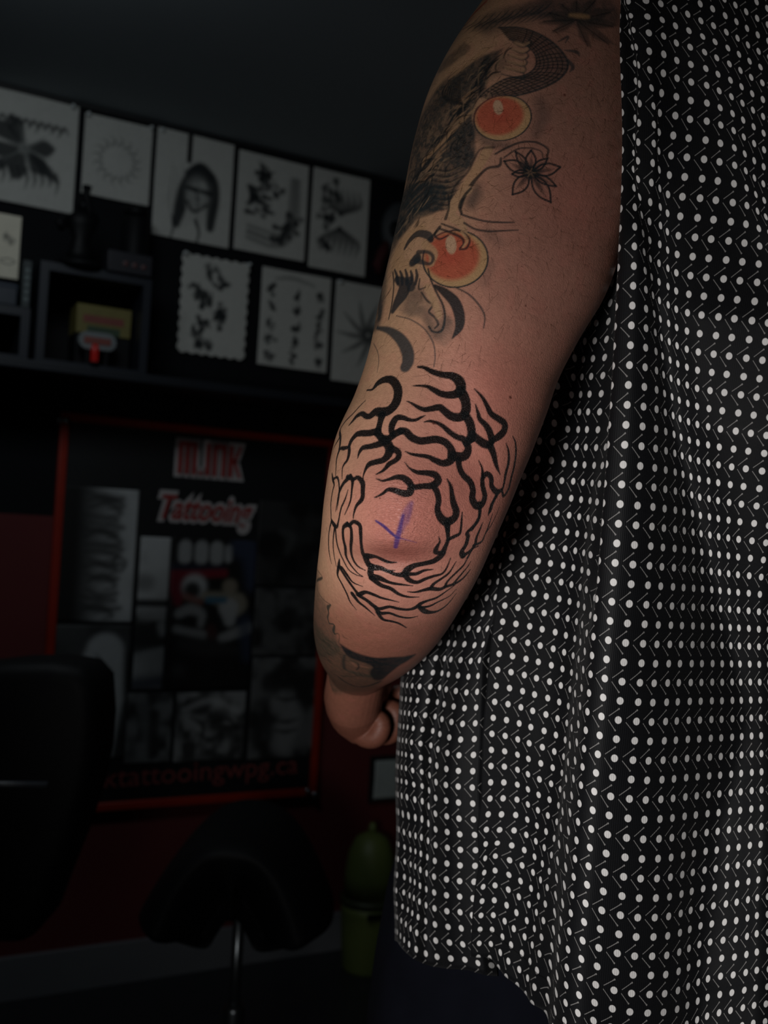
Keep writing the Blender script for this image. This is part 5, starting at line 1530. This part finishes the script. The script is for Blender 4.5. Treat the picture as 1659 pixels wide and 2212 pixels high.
# hidden columns -1 and -2 behind the ridge, upper part
for v in (-22, -14, -6, 0, 4, 8):
    x0, y0 = column_curve(DOTS[0], np.array([float(v)]))
    DOTS.setdefault(-1, []).append((v, x0[0] + 9, y0[0] + 4))
for v in (-22, -14, -6, 0):
    x0, y0 = column_curve(DOTS[0], np.array([float(v)]))
    DOTS.setdefault(-2, []).append((v, x0[0] + 4, y0[0] + 10))
x0, y0 = column_curve(DOTS[0], np.array([-22., -14.]))
for i, v in enumerate((-22, -14)):
    DOTS[-3].append((v, x0[i] + 6, y0[i] + 16))
    for c in range(-4, -10, -1):
        DOTS[c].append((v, x0[i] + 6 + 27 * (c + 3), y0[i] + 16 - 3 * (c + 3)))
cols = list(range(-9, 15))
XC = np.zeros((len(cols), len(V_))); YC = np.zeros_like(XC)
for i, c in enumerate(cols):
    XC[i], YC[i] = column_curve(DOTS[c], V_)
# soften reading errors along the columns
ker = np.array([1, 2, 3, 2, 1.]); ker /= ker.sum()
for Q in (XC, YC):
    for i in range(len(cols)):
        Q[i] = np.convolve(np.pad(Q[i], 2, mode='reflect', reflect_type='odd'), ker, 'valid')

PITCH = 0.0114
base_d = np.interp(V_, [-30, -22, -14, 0, 16, 35], [.612, .606, .604, .600, .606, .620])
DC = np.zeros_like(XC)
i0 = cols.index(1)
valley = np.interp(V_, [-30, -14, -6, 0, 4, 8, 12, 16, 22, 35], [4.4, 4.2, 3.7, 5.0, 7.0, 9.0, 11.0, 12.5, 10.0, 9.0])
DC[i0] = base_d
for i in range(i0, len(cols) - 1):
    c = cols[i] + .5
    dx = (XC[i + 1] - XC[i]) * DC[i] / FPX; dy = (YC[i + 1] - YC[i]) * DC[i] / FPX
    rem = np.sqrt(np.clip(PITCH ** 2 - dx ** 2 - .6 * dy ** 2, 0, None))
    sgn = -np.tanh((c - valley) / 1.3)
    DC[i + 1] = DC[i] + rem * sgn * .62
# small fold near the edge at the top of the shirt: edge, hidden valley, second crest
topw = smooth01((-8 - V_) / 4)
def put(c, val): DC[cols.index(c)] = val
fold = {-1: .030, -2: .058, -3: .078, -4: .088, -5: .096, -6: .103, -7: .110, -8: .117, -9: .124}
lowk = smooth01((V_ - 8) / 10)
put(0, base_d + .006)
for c, a in fold.items():
    put(c, base_d + a * (1 - .10 * lowk) + .012 * smooth01((4 - V_) / 8) * (c <= -3))
DC[cols.index(1)] += topw * .030
DC[cols.index(2)] += topw * .002
# columns beyond the frame on the right, turning away round the back
ext = list(range(15, 27))
XE = np.zeros((len(ext), len(V_))); YE = np.zeros_like(XE); DE = np.zeros_like(XE)
sx = (XC[-1] - XC[-4]) / 3; sy = (YC[-1] - YC[-4]) / 3
for j, c in enumerate(ext):
    n = j + 1
    XE[j] = XC[-1] + np.clip(sx, 20, 36) * n; YE[j] = YC[-1] + sy * n * .6; DE[j] = DC[-1] + .0012 * n ** 1.6
allc_ = np.array(cols + ext, float)
X_ = np.vstack([XC, XE]); Y_ = np.vstack([YC, YE]); D_ = np.vstack([DC, DE])
# smooth depth across columns and rows a little
for it in range(2):
    D_[1:-1] = D_[1:-1] * .6 + .2 * (D_[:-2] + D_[2:])
# left selvage at the side seam
first = 2 * np.array([X_[0], Y_[0], D_[0]]) - np.array([X_[1], Y_[1], D_[1]])
f_ = 0.7
edge = np.array([X_[0], Y_[0], D_[0]]) * (1 - f_) + first * f_
X_ = np.vstack([edge[0], X_]); Y_ = np.vstack([edge[1], Y_]); D_ = np.vstack([edge[2], D_])
allc_ = np.concatenate([[-9 - f_], allc_])

def cloth(name, cvals, vvals, X, Y, D, per, parent, mat, uv_sign=1.0):
    data = np.stack([X, Y, D, np.repeat(cvals[:, None], len(vvals), 1), np.repeat(vvals[None, :], len(cvals), 0)], -1)   # c, v, k
    nc = len(cvals)
    flat = data.reshape(nc, -1)
    fine = catmull(flat, per).reshape(-1, len(vvals), 5)
    P = at_np(fine[..., 0], fine[..., 1], fine[..., 2])
    nr, nk = P.shape[0], P.shape[1]
    o = mesh_obj(name, P.reshape(-1, 3), grid_faces(nr, nk), mat, parent, True)
    uv = np.stack([fine[..., 3] * uv_sign, fine[..., 4], np.zeros_like(fine[..., 4])], -1).reshape(-1, 3)
    a = o.data.attributes.new('weave', 'FLOAT_VECTOR', 'POINT'); a.data.foreach_set('vector', uv.astype(np.float32).ravel())
    s = o.modifiers.new('thickness', 'SOLIDIFY'); s.thickness = 0.0007; s.offset = 0
    return o

# ---- printed fabric: dots, and a pair of little bones bracketing every other row
m, nt, b = new_mat('black_dotted_fabric')
L = nt.links.new
def math_(op, a, b_=None, c=None):
    n = nt.nodes.new('ShaderNodeMath'); n.operation = op
    for i, q in enumerate((a, b_, c)):
        if q is None: continue
        if isinstance(q, (int, float)): n.inputs[i].default_value = q
        else: L(q, n.inputs[i])
    return n.outputs[0]
att = nt.nodes.new('ShaderNodeAttribute'); att.attribute_name = 'weave'
sep = nt.nodes.new('ShaderNodeSeparateXYZ'); L(att.outputs['Vector'], sep.inputs[0])
u, v = sep.outputs[0], sep.outputs[1]
fr = lambda q, s, per=1.0: math_('SUBTRACT', math_('MULTIPLY', math_('FRACT', math_('DIVIDE', math_('ADD', q, s), per)), per), s)
du, dv = fr(u, .5), fr(v, .5)
cu, cvv = fr(u, .8), fr(v, 1.0, 2.0)
def hyp(a, b_): return math_('SQRT', math_('ADD', math_('MULTIPLY', a, a), math_('MULTIPLY', b_, b_)))
def sstep(d, r, s):
    n = nt.nodes.new('ShaderNodeMapRange'); n.interpolation_type = 'SMOOTHSTEP'
    n.inputs['From Min'].default_value = r + s; n.inputs['From Max'].default_value = r - s
    L(d, n.inputs['Value']); return n.outputs['Result']
dots = sstep(hyp(du, dv), .195, .02)
def bone(ax, ay, bx, by):
    ex, ey = bx - ax, by - ay; LL = ex * ex + ey * ey
    pxn = math_('SUBTRACT', cu, ax); pyn = math_('SUBTRACT', cvv, ay)
    h = math_('DIVIDE', math_('ADD', math_('MULTIPLY', pxn, ex), math_('MULTIPLY', pyn, ey)), LL)
    cl = nt.nodes.new('ShaderNodeClamp'); L(h, cl.inputs['Value']); h = cl.outputs[0]
    d = hyp(math_('SUBTRACT', pxn, math_('MULTIPLY', h, ex)), math_('SUBTRACT', pyn, math_('MULTIPLY', h, ey)))
    wid = math_('ADD', .020, math_('MULTIPLY', math_('POWER', h, 10.0), .028))
    return sstep(math_('SUBTRACT', d, wid), 0.0, .012)
bones = math_('MAXIMUM', bone(-.55, -.13, -.02, -.58), bone(-.57, .09, -.12, .56))
# fine vertical rib of the weave
rib = math_('SINE', math_('MULTIPLY', u, 2 * PI * 9.0)); ribv = math_('SINE', math_('MULTIPLY', v, 2 * PI * 14.0))
weave = math_('ADD', math_('MULTIPLY', rib, .6), math_('MULTIPLY', ribv, .4))
nz = nt.nodes.new('ShaderNodeTexNoise'); nz.inputs['Scale'].default_value = 260; nz.inputs['Detail'].default_value = 4
tc = nt.nodes.new('ShaderNodeTexCoord'); L(tc.outputs['Object'], nz.inputs['Vector'])
mx1 = nt.nodes.new('ShaderNodeMix'); mx1.data_type = 'RGBA'
mx1.inputs['A'].default_value = lin(17, 18, 21) + (1,); mx1.inputs['B'].default_value = lin(150, 148, 146) + (1,)
L(math_('MULTIPLY', bones, .8), mx1.inputs['Factor'])
mx2 = nt.nodes.new('ShaderNodeMix'); mx2.data_type = 'RGBA'; L(mx1.outputs['Result'], mx2.inputs['A']); mx2.inputs['B'].default_value = lin(234, 232, 231) + (1,)
L(dots, mx2.inputs['Factor'])
scv = nt.nodes.new('ShaderNodeVectorMath'); scv.operation = 'SCALE'
L(mx2.outputs['Result'], scv.inputs[0]); L(math_('ADD', math_('ADD', .86, math_('MULTIPLY', weave, .10)), math_('MULTIPLY', nz.outputs['Fac'], .26)), scv.inputs['Scale'])
stitch = sstep(math_('ABSOLUTE', math_('SUBTRACT', v, 33.15)), .03, .02)
scs = nt.nodes.new('ShaderNodeVectorMath'); scs.operation = 'SCALE'
L(scv.outputs['Vector'], scs.inputs[0]); L(math_('SUBTRACT', 1.0, math_('MULTIPLY', stitch, .85)), scs.inputs['Scale'])
L(scs.outputs['Vector'], b.inputs['Base Color'])
b.inputs['Roughness'].default_value = .62
b.inputs['Specular IOR Level'].default_value = .2
b.inputs['Sheen Weight'].default_value = .05; b.inputs['Sheen Roughness'].default_value = .4
bp = nt.nodes.new('ShaderNodeBump'); bp.inputs['Strength'].default_value = .25; bp.inputs['Distance'].default_value = .0003
L(weave, bp.inputs['Height']); L(bp.outputs['Normal'], b.inputs['Normal'])
M_SHIRT = m

shirt = cloth('shirt', allc_, V_, X_, Y_, D_, 6, person, M_SHIRT)
shirt.location = -person.location
shirt['label'] = 'loose black shirt printed with white dots and small bones'

# ---- front panel, beyond the side seam
FD = {}
DOTS_MAIN = DOTS; DOTS = FD
row(0, B13, 0, [(613,498),(540,505),(454,497),(371,493),(313,485),(240,482),(142,485),(70,482),(20,480),(-20,476)])
row(6, B14, 0, [(723,317),(597,322),(500,302),(420,268),(355,236),(264,222),(192,210),(150,200),(120,194),(96,190)])
row(8, B14, 0, [(712,597),(592,587),(487,575),(405,553),(345,490),(282,462),(205,450),(148,432),(112,424),(80,418)])
row(10, B15, 0, [(802,80),(678,72),(577,52),(478,30),(416,-40),(365,-84),(305,-98),(234,-120),(190,-130),(160,-140)])
row(12, B15, 0, [(823,340),(692,337),(583,320),(482,298),(412,262),(357,235),(310,225),(265,214),(213,195),(170,170)])
row(14, B15, 0, [(808,608),(683,605),(573,590),(465,567),(398,537),(347,508),(308,478),(270,460),(220,435),(160,415)])
row(16, B16, 0, [(945,108),(845,78),(733,72),(629,47),(552,20),(500,-10),(455,-40),(420,-60),(370,-85),(300,-100)])
row(18, B16, 0, [(975,390),(868,355),(757,338),(637,322),(547,292),(473,253),(425,218),(385,180),(345,150),(312,120)])
row(19, B16, 0, [(1003,510),(890,483),(770,475),(653,460),(552,433),(470,398),(412,355),(370,318),(340,285),(314,250)])
WV = np.arange(-16, 19.68, 1 / 3)
kc = list(range(0, 10))
XF = np.zeros((len(kc), len(WV))); YF = np.zeros_like(XF); DF = np.zeros_like(XF)
for i, k in enumerate(kc):
    XF[i], YF[i] = column_curve(FD[k], WV)
    up = np.clip(0 - WV, 0, None)                 # above the lowest reading follow the seam line
    seam = np.interp(WV, [-16, -10, -4, 0], [1140, 1108, 1075, 1035])
    XF[i] = np.where(WV < 0, XF[i][np.searchsorted(WV, 0)] + (seam - 1035) * .9, XF[i])
    YF[i] = np.where(WV < 0, YF[i][np.searchsorted(WV, 0)] - up * 34, YF[i])
    for Q in (XF, YF): Q[i] = np.convolve(np.pad(Q[i], 2, mode='reflect', reflect_type='odd'), ker, 'valid')
dk = np.array([0, .004, .012, .032, .036, .030, .034, .042, .052, .062])
baseF = np.interp(WV, [-16, 0, 10, 20], [.736, .736, .734, .736])
for i in range(len(kc)): DF[i] = baseF + dk[i]
f_ = .62
e0 = np.array([XF[0], YF[0], DF[0]]) + f_ * (np.array([XF[0], YF[0], DF[0]]) - np.array([XF[1], YF[1], DF[1]])) * np.array([.9, .9, .2])[:, None]
last = np.array([XF[-1], YF[-1], DF[-1]])
more = [last + np.array([-2 * n, -1 * n, .011 * n])[:, None] for n in (1, 2, 3)]
e1 = e0 + np.array([26, 2, .010])[:, None]
Xf = np.vstack([e1[0], e0[0], XF] + [m_[0] for m_ in more]); Yf = np.vstack([e1[1], e0[1], YF] + [m_[1] for m_ in more]); Df = np.vstack([e1[2], e0[2], DF] + [m_[2] for m_ in more])
kf = np.concatenate([[-f_ - .8, -f_], kc, [10, 11, 12]]).astype(float)
front = cloth('front_panel', kf, WV, Xf, Yf, Df, 6, shirt, M_SHIRT, -1.0)

# ---- dark jeans below the hem, and plain shoes
m, nt, b = new_mat('dark_navy_denim')
tc = nt.nodes.new('ShaderNodeTexCoord')
wv = nt.nodes.new('ShaderNodeTexWave'); wv.inputs['Scale'].default_value = 420; wv.inputs['Distortion'].default_value = 1.5; nt.links.new(tc.outputs['Object'], wv.inputs['Vector'])
nz = nt.nodes.new('ShaderNodeTexNoise'); nz.inputs['Scale'].default_value = 24; nz.inputs['Detail'].default_value = 6; nt.links.new(tc.outputs['Object'], nz.inputs['Vector'])
mx = nt.nodes.new('ShaderNodeMix'); mx.data_type = 'RGBA'; mx.inputs['A'].default_value = lin(10, 11, 17) + (1,); mx.inputs['B'].default_value = lin(20, 22, 31) + (1,)
ad = nt.nodes.new('ShaderNodeMath'); ad.operation = 'MULTIPLY_ADD'; nt.links.new(wv.outputs['Fac'], ad.inputs[0]); ad.inputs[1].default_value = .35; nt.links.new(nz.outputs['Fac'], ad.inputs[2])
nt.links.new(ad.outputs[0], mx.inputs['Factor']); nt.links.new(mx.outputs['Result'], b.inputs['Base Color']); b.inputs['Roughness'].default_value = .95; b.inputs['Specular IOR Level'].default_value = .08
M_DENIM = m
HC = at(1370, 2100, 0.93)
hx, hy = HC.x, HC.y
tr = MB()
def loft(sections, n=48):
    V = []
    for (cx, cy, z, rx, ry) in sections:
        for k in range(n):
            q = 2 * PI * k / n
            w = 1 + .018 * math.sin(5 * q + 9 * z) + .012 * math.sin(9 * q - 14 * z)
            V.append((cx + rx * w * math.cos(q), cy + ry * w * math.sin(q), z))
    F = [tuple(f) for f in grid_faces(len(sections), n, True)] + [tuple(range(n))[::-1], tuple((len(sections) - 1) * n + k for k in range(n))]
    return V, F
ang_ = math.radians(0)
hips = [(hx, hy, .70, .245, .15), (hx, hy, .78, .245, .155), (hx, hy, .84, .24, .155), (hx, hy, .90, .232, .150), (hx, hy, .96, .218, .142), (hx, hy, 1.02, .185, .130), (hx, hy, 1.05, .178, .125)]
tr.add(*loft(hips))
for sx_ in (-1, 1):
    tr.add(*loft([(hx + sx_ * .105, hy, .035, .075, .085), (hx + sx_ * .105, hy, .08, .072, .082), (hx + sx_ * .105, hy, .30, .075, .082), (hx + sx_ * .105, hy, .50, .088, .095), (hx + sx_ * .105, hy, .72, .108, .125), (hx + sx_ * .10, hy, .80, .105, .12)], 32))
trousers = tr.build('trousers', M_DENIM, person, True)
trousers.location = -person.location
M_SHOE = plain('black_shoe_leather', lin(24, 24, 26), .4)
M_SOLE = plain('grey_rubber_sole', lin(70, 70, 70), .7)
for sx_ in (-1, 1):
    cx = hx + sx_ * .105
    mb = MB(); mb.ellipsoid((cx, hy + .045, .062), (.047, .135, .048), 22, 14)
    sh = mb.build('shoe', M_SHOE, person, True); sh.location = -person.location
    mb = MB(); mb.lathe([(.047, 0), (.052, .006), (.052, .024), (.048, .03)], 26, (cx, hy + .045, 0), 1.0, 2.75)
    so = mb.build('sole', M_SOLE, sh, True)
# a rear pocket seam on the jeans
